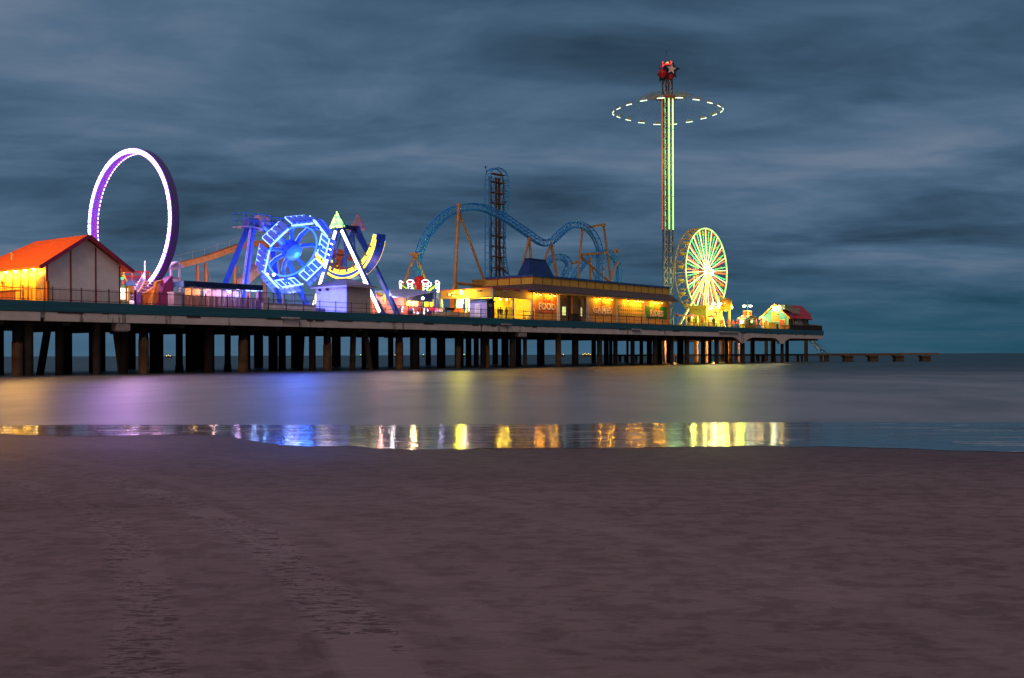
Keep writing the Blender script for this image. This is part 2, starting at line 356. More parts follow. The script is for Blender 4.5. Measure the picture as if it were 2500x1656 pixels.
fo = math_(t, 'MULTIPLY', far.outputs[0], math_(t, 'ADD', -.25, math_(t, 'MULTIPLY', math_(t, 'ADD', math_(t, 'MULTIPLY', f2, 1.3), f1), 1.05)), True)
rs = ramp(t, fo, [(0, (.012, .024, .024)), (.3, (.065, .064, .064)), (.75, (.32, .315, .335))]); ln(t, rs.outputs[0], b.inputs['Base Color'])
rg = nd(t, 'ShaderNodeMapRange'); rg.inputs['To Min'].default_value = .34; rg.inputs['To Max'].default_value = .46; ln(t, f2, rg.inputs[0]); ln(t, rg.outputs[0], b.inputs['Roughness'])
f3 = tn(.2, 5, (.8, .5, 1), .6, .9, 3)
sm_ = nd(t, 'ShaderNodeMapRange'); sm_.inputs['From Min'].default_value = .36; sm_.inputs['From Max'].default_value = .64; sm_.inputs['To Min'].default_value = .2; sm_.inputs['To Max'].default_value = .75; ln(t, f3, sm_.inputs[0]); ln(t, sm_.outputs[0], b.inputs['Specular IOR Level'])
bp = nd(t, 'ShaderNodeBump'); bp.inputs['Strength'].default_value = .1; bp.inputs['Distance'].default_value = .2; ln(t, tn(.35, 3, (.35, 1.6, 1)), bp.inputs['Height']); ln(t, bp.outputs[0], b.inputs['Normal'])
struct('sea', m, wm)
# ------------------------------------------------------------------ the pier
PW = 34.0; UND = 4.95
UE = PLEN
pier = T('pier', 'long concrete amusement pier on dark piles with a teal edge board', 'pier', (0, 0, 0))
dk, t, b = nt('pier_deck')
m = MB(); m.box(-30, UE, .12, PW, UND+.3, DECK); pier.part('deck', m, P((.3, .27, .25), .7, var=.3))
fas, t, b = nt('teal_board')
tc = nd(t, 'ShaderNodeTexCoord'); geo = nd(t, 'ShaderNodeNewGeometry')
def objn(scale, mps, detail=4, rough=.5):
    mp = nd(t, 'ShaderNodeMapping'); mp.inputs['Scale'].default_value = mps; ln(t, tc.outputs['Object'], mp.inputs[0])
    n = nd(t, 'ShaderNodeTexNoise'); n.inputs['Scale'].default_value = scale; n.inputs['Detail'].default_value = detail; n.inputs['Roughness'].default_value = rough; ln(t, mp.outputs[0], n.inputs['Vector']); return n.outputs[0]
r_ = ramp(t, objn(1.0, (.12, 1, 2.5), 6, .65), [(.3, (.014, .075, .105)), (.55, (.02, .13, .175)), (.75, (.035, .16, .2))]); ln(t, r_.outputs[0], b.inputs['Base Color']); b.inputs['Roughness'].default_value = .55
joints = [-30]+[U(x, 745, 0)[0] for x in (107, 700, 1165, 1560, 1930)]+[UE]
for a, c in zip(joints, joints[1:]):
    m = MB(); m.box(a+.03, c-.03, -.06, .1, 5.83, DECK+.02); pier.part('edge_board', m, fas)
m = MB(); m.box(UE-.0, UE+.12, -.06, PW, 5.83, DECK+.02); pier.part('edge_board', m, fas)
bm_, t, b = nt('edge_beam')
tc = nd(t, 'ShaderNodeTexCoord')
stn = objn(1.0, (1.1, 1, .1), 6, .75); big = objn(.12, (1, 1, .3), 3)
k = math_(t, 'MULTIPLY', math_(t, 'GREATER_THAN', stn, .575), math_(t, 'GREATER_THAN', big, .49))
r_ = ramp(t, objn(.8, (.5, 1, 1.2), 6, .6), [(.3, (.55, .48, .43)), (.7, (.75, .68, .62))])
mxs = nd(t, 'ShaderNodeMix', data_type='RGBA'); ln(t, math_(t, 'MULTIPLY', k, .75), mxs.inputs[0]); ln(t, r_.outputs[0], mxs.inputs[6]); mxs.inputs[7].default_value = (.09, .06, .04, 1)
ln(t, mxs.outputs[2], b.inputs['Base Color']); b.inputs['Roughness'].default_value = .7
g1 = U(99, 770, 0)[0]; g1b = U(112, 770, 0)[0]; g2 = U(1174, 800, 0)[0]; g2b = U(1179, 800, 0)[0]
ha = U(1788, 830, 0)[0]; hp1 = U(1813, 830, 0)[0]; hb = U(1842, 830, 0)[0]; hc = U(1888, 830, 0)[0]; hp2 = U(1909, 830, 0)[0]; hd = U(1935, 830, 0)[0]
segs = [[(-30, UND), (g1, UND), (g1, 5.76), (-30, 5.76)], [(g1b, UND), (g2, UND), (g2, 5.76), (g1b, 5.76)],
        [(g2b, UND), (ha-2, UND), (ha-2, 5.76), (g2b, 5.76)]]
hz = []
for (c, l, r) in ((hp1, ha, hb), (hp2, hc, hd)):
    for i in range(6): hz.append((l+(c-.7-l)*i/5, UND-1.15*(i/5)**2.2))
    hz += [(c+.7, UND-1.15)]
    for i in range(1, 6): hz.append((c+.7+(r-c-.7)*i/5, UND-1.15*(1-i/5)**2.2))
segs.append([(ha-1.95, UND)]+hz+[(UE-.6, UND), (UE, 5.2), (UE, 5.76), (ha-1.95, 5.76)])
for s_ in segs:
    m = MB()
    if len(s_) == 4: m.prism(s_, 'v', .02, .5)
    else:
        top = 5.76; n = len(s_)-2
        for i in range(n-1):
            if s_[i+1][0]-s_[i][0] > 1e-4: m.prism([s_[i], s_[i+1], (s_[i+1][0], top), (s_[i][0], top)], 'v', .02, .6)
    pier.part('edge_beam', m, bm_)
# ragged rusty packing between board and beam
PACK = P((.06, .03, .02), .8)
u = -28
while u < UE-10:
    l = random.uniform(.3, 2.6)
    if random.random() < .55: m = MB(); m.box(u, u+l, -.03, .14, 5.76-random.uniform(.02, .16), 5.828); pier.part('packing', m, PACK)
    u += l+random.uniform(.2, 2.5)
for (x0, x1, y0, y1) in ((285, 318, 790, 808), (1268, 1286, 811, 822)):
    a = U(x0, y0, .1); c = U(x1, y1, .1); m = MB(); m.box(a[0], c[0], .1, 1.0, c[2], UND-.005); m.box(a[0]+.15, c[0]-.15, .3, .8, c[2]-.1, c[2]); pier.part('bracket', m, P((.36, .3, .28), .7))
for (x0, x1, y0, y1) in ((690, 732, 774, 779), (1226, 1249, 790.5, 793.5), (1758, 1805, 809, 813), (1545, 1566, 803, 806)):
    a = U(x0, y0, -.3); c = U(x1, y1, -.3); m = MB(); m.box(a[0], c[0], -.35, -.062, c[2], a[2]); m.box(a[0]+.2, c[0]-.2, -.2, -.062, c[2]-.12, c[2]); pier.part('drain_ledge', m, P((.55, .5, .5), .6))
# transverse caps and stringers
m = MB()
for i in range(-3, 30): m.box(i*6.2, i*6.2+.7, .7, PW-.3, UND-.35, UND+.31)
for v in (9, 17, 25, 33): m.box(-30, UE-1, v, v+.5, UND-.15, UND+.305)
pier.part('cap_beam', m, P((.07, .05, .045), .8))
PILE = P((.014, .009, .008), .85, var=.4, sc_=.8, spec=.15); PLIT = P((.12, .066, .035), .85, var=.5, sc_=1.2, spec=.2); PGR = P((.045, .034, .027), .85, var=.4, spec=.2)  # pile tones with light painted in: shaded near black, lit piles and jackets paler
def pile(x0, x1, v, mat=PILE, jacket=None, lean=0, zt=UND, flare=False, y=850):
    xc = (x0+x1)/2; u, _, _ = U(xc, y, v); a = U(x0, y, v)[0]; c = U(x1, y, v)[0]
    ycam = W(u, v, 0).y; r = (x1-x0)*ycam/F/2
    m = MB(); n = 14
    tz = zt+.02
    pb = (u, v, -1.6); pt = (u, v, tz)
    if lean:
        ub = U(lean, 905, v)[0]; pb = (ub+(ub-u)*.25, v, -1.6)
    m.tube(pb, pt, r, n)
    if flare: m.tube((u, v, -1.6), (u, v, .75), r*1.4, n, r*1.15)
    o = pier.part('pile', m, mat)
    if jacket is not None:
        j = MB(); hh = 3.1+random.uniform(-.2, .5)
        ring = [(u+math.cos(2*math.pi*i/18)*(r+.05), v+math.sin(2*math.pi*i/18)*(r+.05)) for i in range(18)]
        tops = [hh+random.uniform(-.25, .2) for _ in ring]
        vs = [(x, y_, -.6) for x, y_ in ring]+[(ring[i][0], ring[i][1], tops[i]) for i in range(18)]
        j.add(vs, [(i, (i+1) % 18, 18+(i+1) % 18, 18+i) for i in range(18)], True)
        pier.part('jacket', j, jacket, o)
Z1 = lambda a, b: (a/4.734, b/4.734)
Z2 = lambda a, b: (500+a/4.734, 500+b/4.734)
Z3 = lambda a, b: (1000+a/4.734, 1000+b/4.734)
Z4 = lambda a, b: (1500+a/4.734, 1500+b/4.734)
depths = [9.5, 17.5, 25.5, 1.3, 33.0]; di = [0]
def piles(a, b):                              # one dark stretch: as many posts as fit its width, in rows going back
    w = b-a; xc = (a+b)/2
    Y = W(*U(xc, 850, 9)[:2], 0).y; one = 1.02*F/Y
    n = max(1, round(w/one)); s = w/n
    for i in range(n):
        v = depths[di[0] % 5]; di[0] += 1
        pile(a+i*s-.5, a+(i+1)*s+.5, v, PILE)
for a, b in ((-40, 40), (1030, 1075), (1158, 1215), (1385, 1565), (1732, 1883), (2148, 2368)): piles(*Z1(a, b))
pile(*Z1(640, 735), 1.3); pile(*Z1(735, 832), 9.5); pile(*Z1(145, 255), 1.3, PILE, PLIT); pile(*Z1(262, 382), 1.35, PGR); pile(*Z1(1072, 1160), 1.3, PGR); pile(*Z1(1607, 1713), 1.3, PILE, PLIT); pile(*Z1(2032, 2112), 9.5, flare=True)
pile(*Z1(520, 605), 4, lean=456/4.734, y=806); pile(*Z1(1290, 1372), 2, PGR, lean=1415/4.734, y=810)
for a, b in ((-5, 108), (570, 672), (738, 842), (853, 934), (998, 1105), (1205, 1280), (1468, 1570), (1813, 1868), (1905, 2008), (2118, 2178)): piles(*Z2(a, b))
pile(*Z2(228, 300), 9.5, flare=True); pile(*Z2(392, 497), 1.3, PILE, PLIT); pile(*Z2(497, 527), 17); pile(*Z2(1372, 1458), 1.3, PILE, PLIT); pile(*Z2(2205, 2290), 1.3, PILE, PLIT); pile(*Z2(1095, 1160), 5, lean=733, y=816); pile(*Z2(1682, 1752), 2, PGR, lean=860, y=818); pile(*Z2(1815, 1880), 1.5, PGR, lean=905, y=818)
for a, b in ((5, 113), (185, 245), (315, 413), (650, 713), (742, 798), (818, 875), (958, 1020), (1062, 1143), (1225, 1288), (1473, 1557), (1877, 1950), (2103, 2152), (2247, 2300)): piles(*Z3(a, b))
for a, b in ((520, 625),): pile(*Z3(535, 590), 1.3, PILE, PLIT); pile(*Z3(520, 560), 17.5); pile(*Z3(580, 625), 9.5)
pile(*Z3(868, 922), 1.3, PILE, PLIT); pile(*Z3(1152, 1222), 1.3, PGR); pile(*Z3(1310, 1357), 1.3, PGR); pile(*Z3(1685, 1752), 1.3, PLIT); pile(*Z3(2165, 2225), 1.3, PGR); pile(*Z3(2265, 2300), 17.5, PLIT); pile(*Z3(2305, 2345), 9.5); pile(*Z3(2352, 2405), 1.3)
OPL = P((.62, .36, .16), .75, var=.3)  # orange lamplight painted into the colour of the rear piles
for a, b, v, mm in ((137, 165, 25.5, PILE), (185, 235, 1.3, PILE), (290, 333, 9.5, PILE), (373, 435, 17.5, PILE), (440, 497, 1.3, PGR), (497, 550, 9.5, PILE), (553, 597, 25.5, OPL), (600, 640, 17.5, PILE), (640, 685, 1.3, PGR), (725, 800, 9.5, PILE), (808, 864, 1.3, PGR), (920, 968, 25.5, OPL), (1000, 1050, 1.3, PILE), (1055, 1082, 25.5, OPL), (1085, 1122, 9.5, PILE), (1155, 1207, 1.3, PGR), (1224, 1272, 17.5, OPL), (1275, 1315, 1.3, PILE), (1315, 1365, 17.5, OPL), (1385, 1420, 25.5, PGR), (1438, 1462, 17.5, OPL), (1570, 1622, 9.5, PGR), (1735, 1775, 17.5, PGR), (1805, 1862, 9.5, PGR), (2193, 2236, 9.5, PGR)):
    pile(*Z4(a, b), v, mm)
for a, b in ((1463, 1507), (1920, 1957), (1974, 2016)): pile(*Z4(a, b), .9 if a != 1974 else 6, PGR, zt=UND-1.1 if a != 1974 else UND)
lamp(U(1745, 858, 22)[:2]+(3.6,), (1, .55, .12), 900, .4, 'assumed_underdeck_lamp'); lamp(U(1640, 858, 24)[:2]+(3.6,), (1, .5, .12), 500, .4, 'assumed_underdeck_lamp')  # unseen lamps, assumed from the orange light on the rear piles
m = MB(); a = U(1745, 830, 22); m.box(a[0]-.4, a[0]+.4, 22, 22.4, UND-.5, UND-.36); a = U(1640, 830, 24); m.box(a[0]-.4, a[0]+.4, 24, 24.4, UND-.5, UND-.36)

# ------------------------------------------------------------------ railings along the edge
def px_u(x, v=.3): return U(x, 760, v)[0]
def fence(label, u0, u1, v, h, pitch, step, mat, z0=DECK+.02, rails=(1.0, .5, .12), group='guard rails along the pier edge'):
    f = T('guard_rail', label, 'railing', (u0, v, z0), group)
    m = MB()
    for r_ in rails: m.box(u0, u1, v-.02, v+.02, z0+h*r_-.025, z0+h*r_+.025)
    f.part('rail', m, mat)
    if pitch:
        m = MB(); u = u0+pitch
        while u < u1: m.box(u-.009, u+.009, v-.009, v+.009, z0+.05, z0+h*1.07); u += pitch
        f.part('picket_panel', m, mat)
    n = max(1, round((u1-u0)/step))
    m0 = None
    for i in range(n+1):
        u = u0+(u1-u0)*i/n; m = MB(); m.box(u-.035, u+.035, v-.035, v+.035, z0-.01, z0+h*1.1); m.box(u-.045, u+.045, v-.045, v+.045, z0+h*1.1, z0+h*1.13)
        f.part('post', m, mat)
    return f
IRON = P((.06, .018, .022), .5, .2)
fence('close picket railing in front of the yellow wall and gabled building', -9, px_u(330), .3, 1.2, .12, 2.8, IRON, rails=(.92, .12))
fence('close picket railing between the light ring and the striped canopy end', px_u(330)+.05, px_u(655), .3, 1.2, .12, 2.8, IRON, rails=(.92, .12))
fence('open three bar railing in front of the low pale wall and hip roofed kiosk', px_u(655)+.05, px_u(965), .3, 1.12, 0, 2.5, IRON)
fence('open three bar railing in front of the lit booths and orange food stand', px_u(965)+.05, px_u(1302), .3, 1.12, 0, 2.3, IRON)
fence('open three bar railing running below the FOOD, GAMES and RIDES boards', px_u(1302)+.05, px_u(1650), .3, 1.12, 0, 2.3, IRON)
fence('open railing with yellow light painted into its colour below the lit wheel, as far as the music house', px_u(1650)+.05, px_u(1927), .3, 1.12, 0, 2.3, P((.12, .08, .03), .5))  # yellow light from the wheel put into this railing's colour
pw = T('parapet', 'dark brown boarded parapet at the far end of the pier', 'parapet', (px_u(1927), .3, DECK))
m = MB(); a = px_u(1927)+.05
m.box(a, UE-.1, .25, .4, DECK+.03, DECK+.95); pw.part('board', m, P((.035, .02, .014), .7))
m = MB(); m.box(a, UE-.05, .2, .45, DECK+.951, DECK+1.02); pw.part('cap', m, P((.05, .03, .02), .7))
for i in range(8):
    m = MB(); q = a+.1+(UE-a-.4)*i/7; m.box(q, q+.14, .17, .249, DECK+.03, DECK+.95); pw.part('post', m, P((.03, .018, .012), .7))
bs = T('sloped_board', 'amber sloped board standing behind the dark parapet at the pier end', 'board', (px_u(1950), 3, DECK))
a0 = U(1957, 792, 3); a1 = U(2007, 797, 3); m = MB(); m.prism([(a0[0], DECK), (a1[0], DECK), (a1[0], DECK+1.35), (a0[0], DECK+1.6)], 'v', 3, 3.15); bs.part('panel', m, P((.3, .15, .03), .6))
m = MB(); m.box(a0[0], a0[0]+.15, 3.152, 3.3, DECK, DECK+1.5); bs.part('prop', m, DARK)
m = MB(); m.box(a1[0]-.2, a1[0]-.05, 3.152, 3.3, DECK, DECK+1.3); bs.part('prop', m, DARK)
# stair down to the low jetty
st = T('access_stair', 'grey steel stair descending from the pier end to the low jetty', 'stair', (U(1985, 830, 10)[0], 10, 2))
A_ = Vector(U(1978, 828, 10)); B_ = Vector(U(2001, 855, 10)); C_ = Vector(U(2019, 862, 10))
for dv in (-.5, .5):
    m = MB(); m.bar(A_+Vector((0, dv, 0)), B_+Vector((0, dv, 0)), .08, .22); m.bar(B_+Vector((0, dv, 0)), B_+Vector((1.6, dv, 0)), .08, .2); m.bar(B_+Vector((1.6, dv, 0)), Vector((C_.x, C_.y+dv, .9)), .08, .22); st.part('stringer', m, STEEL)
    m = MB(); k = Vector((0, dv, 1.0)); m.tube(A_+k, B_+k, .03); m.tube(B_+k, B_+k+Vector((1.6, 0, 0)), .03); m.tube(B_+Vector((1.6, dv, 1)), Vector((C_.x, C_.y+dv, 1.9)), .03)
    for i in range(7): q = A_.lerp(B_, i/6)+Vector((0, dv, 0)); m.tube(q, q+Vector((0, 0, 1)), .02, 5)
    st.part('handrail', m, STEEL)
m = MB()
for i in range(16): q = A_.lerp(B_, (i+.5)/16); m.box(q.x-.16, q.x+.16, q.y-.49, q.y+.49, q.z-.02, q.z+.02)
m.box(B_.x, B_.x+1.6, B_.y-.49, B_.y+.49, B_.z-.03, B_.z+.02); st.part('tread_flight', m, STEEL)
for q in (B_.x+.1, B_.x+1.5):
    m = MB(); m.tube((q, 9.6, -.5), (q, 9.6, B_.z-.05), .06); st.part('leg', m, STEEL)
# low old jetty beyond
JY = 236.0
def JX(x): return (x-1250)/F*JY
jt = T('jetty', 'low old timber jetty on stout piles reaching out beyond the pier', 'jetty', (JX(1960), JY, 0), pier=False)
m = MB(); m.box(JX(1490), JX(2000), JY, JY+2.5, 1.35, 1.72); jt.part('beam', m, P((.07, .05, .03), .8))
m = MB(); m.box(JX(2000)+.02, JX(2200), JY-.1, JY+2.5, 1.3, 1.8); jt.part('beam', m, P((.1, .06, .03), .8))
m = MB(); m.box(JX(2200)+.02, JX(2291), JY-.2, JY+2.5, 1.45, 1.83); jt.part('beam', m, P((.16, .09, .04), .8))
for x0, x1 in ((1510, 1518), (1524, 1530), (1551, 1557), (1648, 1652), (1847, 1856), (1860, 1868), (1890, 1896), (1946, 1953), (1957, 1962), (2003, 2010), (2013, 2018), (2019, 2026), (2064, 2084), (2125, 2145), (2188, 2208), (2253, 2273)):
    m = MB(); X0, X1 = JX(x0), JX(x1)
    if x1-x0 > 15: m.box(X0, X1, JY+.1, JY+2.2, -1, 1.28); m.box(X0-.3, X1-.2, JY-.12, JY+2.3, 1.0, 1.299)
    else: m.tube(((X0+X1)/2, JY+.6, -1), ((X0+X1)/2, JY+.6, 1.349), (X1-X0)/2, 10)
    jt.part('pile', m, P((.07, .05, .035), .8, var=.4))
# boats with lights near the horizon
for (x, y, wpx, col, lb, gr) in ((412, 868, 16, (1, .7, .15), 'distant work boat with amber deck lights seen far left between the piles', 0), (881, 864, 5, (.4, 1, .1), 'distant boat showing one high green light beside a leaning pile', 0), (965, 867, 7, (1, .6, .2), 'distant low boat with a faint orange light in a narrow gap', 0), (1034, 866, 6, (.3, 1, .1), 'distant boat with a green light in the gap left of a wide opening', 0), (1133, 863, 5, (.5, 1, .2), 'distant boat with a pale green light right of a brown pile', 0), (1375, 864, 9, (1, .75, .1), 'distant boat with a short cluster of amber lights', 0), (1432, 863, 28, (1, .75, .1), 'distant long platform boat with amber lights and a taller bright stern', 0)):
    Y = 900.; X = (x-1250)/F*Y; L_ = wpx/F*Y/2
    bt = T('distant_boat', lb, 'boat', (X, Y, 0), 'boats near the horizon', pier=False)
    m = MB(); m.prism([(X-L_, 1.1), (X+L_, 1.1), (X+L_*.8, -.2), (X-L_*.8, -.2)], 'v', Y-1, Y+1); bt.part('hull', m, DARK)
    m = MB(); m.box(X-L_*.4, X+L_*.3, Y-.7, Y+.7, 1.1, 2.0); m.tube((X, Y, 2), (X, Y, 2.6 if wpx > 6 else 3), .06); bt.part('cabin', m, DARK)
    for k in range(max(1, wpx//5)):
        m = MB(); q = X+L_*(-.8+1.6*(k+.5)/max(1, wpx//5)); m.ball((q, Y-1.2, (1.9+(.5 if k % 2 else 0)) if wpx > 6 else 2.2), .32, 8, 5); bt.part('deck_light', m, E(col, 2.5))
WARM = (1, .62, .12)
def wallslab(m, poly, ax, a, th): m.prism(poly, ax, a, a+th); return m
# ------------------------------------------------------------------ gabled building at the left
gv = 1.6
c0 = U(113, 640, gv); c1 = U(293, 648, gv); ap = U(208, 582, gv); ul, ur, um = c0[0], c1[0], ap[0]
ze = c1[2]; zl = c0[2]; vb = 15.5; zr = U(206, 574, .9)[2]
bl = T('gabled_building', 'white clapboard building with an orange red roof and a lamp lit yellow side wall', 'building', (um, 8, DECK))
SIDING = P((.86, .8, .82), .6, var=.08)
m = MB(); m.box(ul+.05, ur-.05, gv+.05, vb, DECK, min(ze, zl)-.02); bl.part('core', m, SIDING)
m = MB(); m.boards([(ul, DECK), (ur, DECK), (ur, ze), (um, ap[2]), (ul, zl)], 'v', gv, .2, .04); m.prism([(ul, DECK), (ur, DECK), (ur, ze), (um, ap[2]), (ul, zl)], 'v', gv+.003, gv+.045); bl.part('gable_wall', m, SIDING)
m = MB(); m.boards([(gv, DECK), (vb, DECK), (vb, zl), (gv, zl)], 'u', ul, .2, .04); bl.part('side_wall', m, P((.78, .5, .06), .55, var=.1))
TRIM = P((.28, .03, .04), .5)
for x in (172, 233, 291.5): 
    q = U(x, 700, gv)[0]; top = ap[2]-(ap[2]-ze)*abs(q-um)/(ur-um)-.12; m = MB(); m.box(q-.07, q+.07, gv-.075, gv-.041, DECK, top); bl.part('wall_batten', m, TRIM)
m = MB(); m.box(ul-.1, ul+.1, gv-.1, gv-.041, DECK, zl); m.box(ul-.1, ul-.041, gv-.041, gv+.12, DECK, zl); bl.part('corner_board', m, TRIM)
for v in (3.3, 4.75, 6.25, 7.75, 9.3, 11, 12.6, 14.2):
    m = MB(); m.box(ul-.1, ul-.041, v-.05, v+.05, DECK, zl); bl.part('wall_batten', m, P((.4, .16, .03), .5))
m = MB(); m.box(ul-.09, ul-.041, 1.95, 3.1, DECK, DECK+2.55); d_ = bl.part('door', m, P((.45, .28, .06), .5))
m = MB(); m.box(ul-.12, ul-.091, 2.05, 3.0, DECK+1.2, DECK+2.4); bl.part('pane', m, P((.25, .22, .1), .15), d_)
m = MB(); m.box(ul-.12, ul-.091, 1.86, 1.95, DECK, DECK+2.65); m.box(ul-.12, ul-.091, 3.1, 3.19, DECK, DECK+2.65); m.box(ul-.12, ul-.091, 1.95, 3.1, DECK+2.55, DECK+2.65); bl.part('door_frame', m, P((.6, .25, .02), .5), d_)
sl_p = T('assumed_pier_lamp', 'assumed unseen amber pier lamp post beyond the left end of the yellow wall', 'street lamp', (-6, 5.5, DECK))  # assumed lamp out of view, added to light the roof and wall orange
m = MB(); m.tube((-6, 5.5, DECK), (-6, 5.5, 15), .1, 8, .07); m.bar((-6, 5.5, 15), (-4.6, 5.5, 15.3), .08); sl_p.part('pole', m, IRON); m = MB(); m.ball((-4.5, 5.5, 15.15), .3, 10, 6, .6); sl_p.part('lamp_head', m, E((1, .5, .1), 8)); lamp((-4.5, 5.4, 14.7), (1, .36, .03), 3200, .3)
# roof: ridge runs back, hip at the far end, overhanging eaves
ov = 1.0; sl = (zr-(zl+.12))/(um-ul); eL = ul-.95; eR = ur+1.0; zE = zr-sl*(um-eL); zER = zr-(zr-ze-.1)/(ur-um)*(eR-um); vf = .85; vh = U(88, 594, 1)[1]; vh = V(88, 594, um)[1]
ROOF = P((.78, .13, .004), .8, var=.25, sc_=3); ROOF2 = P((.4, .045, .05), .5)
m = MB(); m.slab([(eL, vf, zE), (um, vf, zr), (um, vh, zr), (eL, vb+.8, zE)], .1); m.slab([(um, vf, zr), (eR, vf, zER), (eR, vb+.8, zER), (um, vh, zr)], .1); m.slab([(um, vh, zr), (eR, vb+.8, zER), (eL, vb+.8, zE)], .1)
rf = bl.part('roof', m, ROOF)
m = MB(); m.bar((eL-.03, vf-.03, zE-.05), (um, vf-.03, zr-.05), .06, .34); m.bar((um, vf-.03, zr-.05), (eR+.03, vf-.03, zER-.05), .06, .34); bl.part('barge_board', m, P((.35, .03, .1), .5), rf)
m = MB(); m.slab([(eL+.05, vf+.05, zE-.13), (ul, gv, zl), (ul, vb, zl), (eL+.05, vb, zE-.13)], .04); bl.part('soffit', m, P((.6, .4, .1), .6), rf)
m = MB(); m.bar((eL-.06, vf, zE-.02), (eL-.06, vb, zE-.02), .1, .16); bl.part('gutter', m, P((.6, .25, .03), .5), rf)
m = MB(); q = V(29, 630, (eL+um)/2-.8); m.box(q[0]-.06, q[0]+.06, q[1]-.06, q[1]+.06, q[2]-.5, q[2]+.45); m.tube((q[0], q[1], q[2]+.45), (q[0], q[1], q[2]+.52), .1); bl.part('vent_pipe', m, P((.6, .6, .3), .5), rf)
for x in (24, 47, 70, 93, 0):
    v = V(x, 662, ul)[1]; z = zl-.22
    m = MB(); z -= .42; m.tube((ul-.5, v, z+.12), (ul-.3, v, z-.05), .1, 10, .13); l_ = bl.part('eave_lamp', m, E((1, .8, .25), 12))
    lamp((ul-.42, v, z-.2), (1, .5, .06), 170, .12, 'eave_light')
for v in (11.5, 13.5): lamp((ul-.42, v, zl-.4), (1, .5, .06), 160, .12, 'eave_light')
wb = T('wall_bell', 'small red alarm bell on the yellow lamp lit wall', 'alarm bell', (ul-.1, V(5, 692, ul)[1], U(5, 690, 4)[2]))
q = V(5, 690, ul-.1); m = MB(); m.tube((ul-.2, q[1], q[2]), (ul-.05, q[1], q[2]), .14, 12); wb.part('gong', m, REDM); m = MB(); m.box(ul-.12, ul-.06, q[1]-.06, q[1]+.06, q[2]-.3, q[2]-.145); wb.part('striker_box', m, REDM)
cb = T('counter', 'orange brown slatted counter behind the picket railing by the yellow wall', 'counter', (3.2, 6, DECK))
v0 = V(38, 715, 3.2)[1]; m = MB()
for i in range(16): m.box(3.1, 3.2, v0+.4*i+.02, v0+.4*i+.37, DECK+.1, DECK+.98)
cb.part('front', m, P((.5, .17, .03), .6)); m = MB(); m.box(3.0, 3.7, v0, v0+6.5, DECK+1.0, DECK+1.08); cb.part('top', m, P((.2, .07, .02), .5))
gt = T('folding_gate', 'folding steel crowd gate standing before the yellow wall door', 'gate', (3.6, 3, DECK))
v0 = V(78, 715, 3.6)[1]; v1 = V(50, 715, 3.6)[1]; m = MB(); m.path([(3.6, v0, DECK), (3.6, v0, DECK+1.1), (3.6, v1, DECK+1.1), (3.6, v1, DECK)], .025); gt.part('frame', m, IRON)
m = MB()
for i in range(1, 12): q = v0+(v1-v0)*i/12; m.tube((3.6, q, DECK+.15), (3.6, q, DECK+1.1), .012, 5)
m.tube((3.6, v0, DECK+.15), (3.6, v1, DECK+.15), .02, 5); gt.part('bars', m, IRON)
op = T('notice_post', 'narrow orange board fixed upright at the corner of the clapboard building', 'board', (ul+.3, 1.3, DECK))
q0 = U(113.5, 700, 1.2)[0]; q1 = U(119.5, 700, 1.2)[0]; m = MB(); m.box(q0, q1-.04, 1.2, 1.3, DECK, U(116, 687, 1.2)[2]); op.part('panel', m, ORP)
m = MB(); m.box(q1-.039, q1+.03, 1.18, 1.36, DECK, U(116, 686, 1.2)[2]); op.part('edge', m, DARK)

# ------------------------------------------------------------------ lit ticket booth, slide steps and posts between building and ring
def uv(x, v): return U(x, 740, v)[0]
tb = T('ticket_booth', 'small lit booth with orange framed white windows beside the gabled building', 'booth', (uv(306, 6), 6, DECK))
a, c = uv(294, 5), uv(320, 5); zt = U(306, 700, 5)[2]
m = MB(); m.box(a, c, 5, 7, DECK, DECK+.6); m.box(a, c, 5.3, 7, DECK+.601, zt); tb.part('body', m, P((.3, .5, .25), .5))
m = MB(); w_ = (c-a)
m.box(a+.1, a+w_*.55, 5.2, 5.29, DECK+.75, zt-.15); p_ = tb.part('window', m, E((.95, 1, .75), 2.2)); m = MB()
m.box(a+w_*.75, c-.08, 5.2, 5.29, DECK+.3, zt-.15); tb.part('window', m, E((1, .9, .95), 2.2))
m = MB(); m.box(a+w_*.57, a+w_*.72, 5.12, 5.25, DECK+.3, zt); m.box(a, a+w_*.6, 5.1, 5.25, DECK+.6, DECK+.74); tb.part('frame', m, ORP)
m = MB(); m.box(a-.1, c+.1, 4.9, 7.1, zt, zt+.12); tb.part('roof', m, P((.3, .5, .35), .5))
sp_ = T('sign_post', 'yellow post carrying a blue box sign above the lit ticket booth', 'sign', (uv(321, 6.5), 6.5, DECK))
a = uv(319, 4.6); m = MB(); zt = U(320, 697, 4.6)[2]
m.box(a-.12, a+.35, 4.6, 4.9, DECK, zt); m.bar((a-.1, 4.75, zt), (uv(299, 4.6), 4.75, U(299, 664, 4.6)[2]), .14); sp_.part('post', m, P((.8, .4, .02), .5))
m = MB(); b0, b1 = U(312, 697, 4.5), U(329, 686.5, 4.5); m.box(b0[0], b1[0], 4.4, 5.0, b0[2], b1[2]); sp_.part('sign_box', m, P((.05, .3, .6), .4))
m = MB(); q = U(297, 664, 4.5); m.lathe((q[0], 4.7, 0), [(.05, q[2]-.45), (.3, q[2]-.3), (.38, q[2]+.05), (.25, q[2]+.4), (.02, q[2]+.5)], 12); sp_.part('finial', m, P((.8, .45, .03), .4))
lamp((q[0]+.5, 4.4, q[2]+.2), (1, .6, .15), 60)
fs = T('slide_steps', 'white and pink platform steps rising beside the lit ring with a clear side screen', 'steps', (uv(345, 6), 6, DECK))
A_ = Vector(U(333, 716, 5.2)); B_ = Vector(U(355, 684, 7.5))
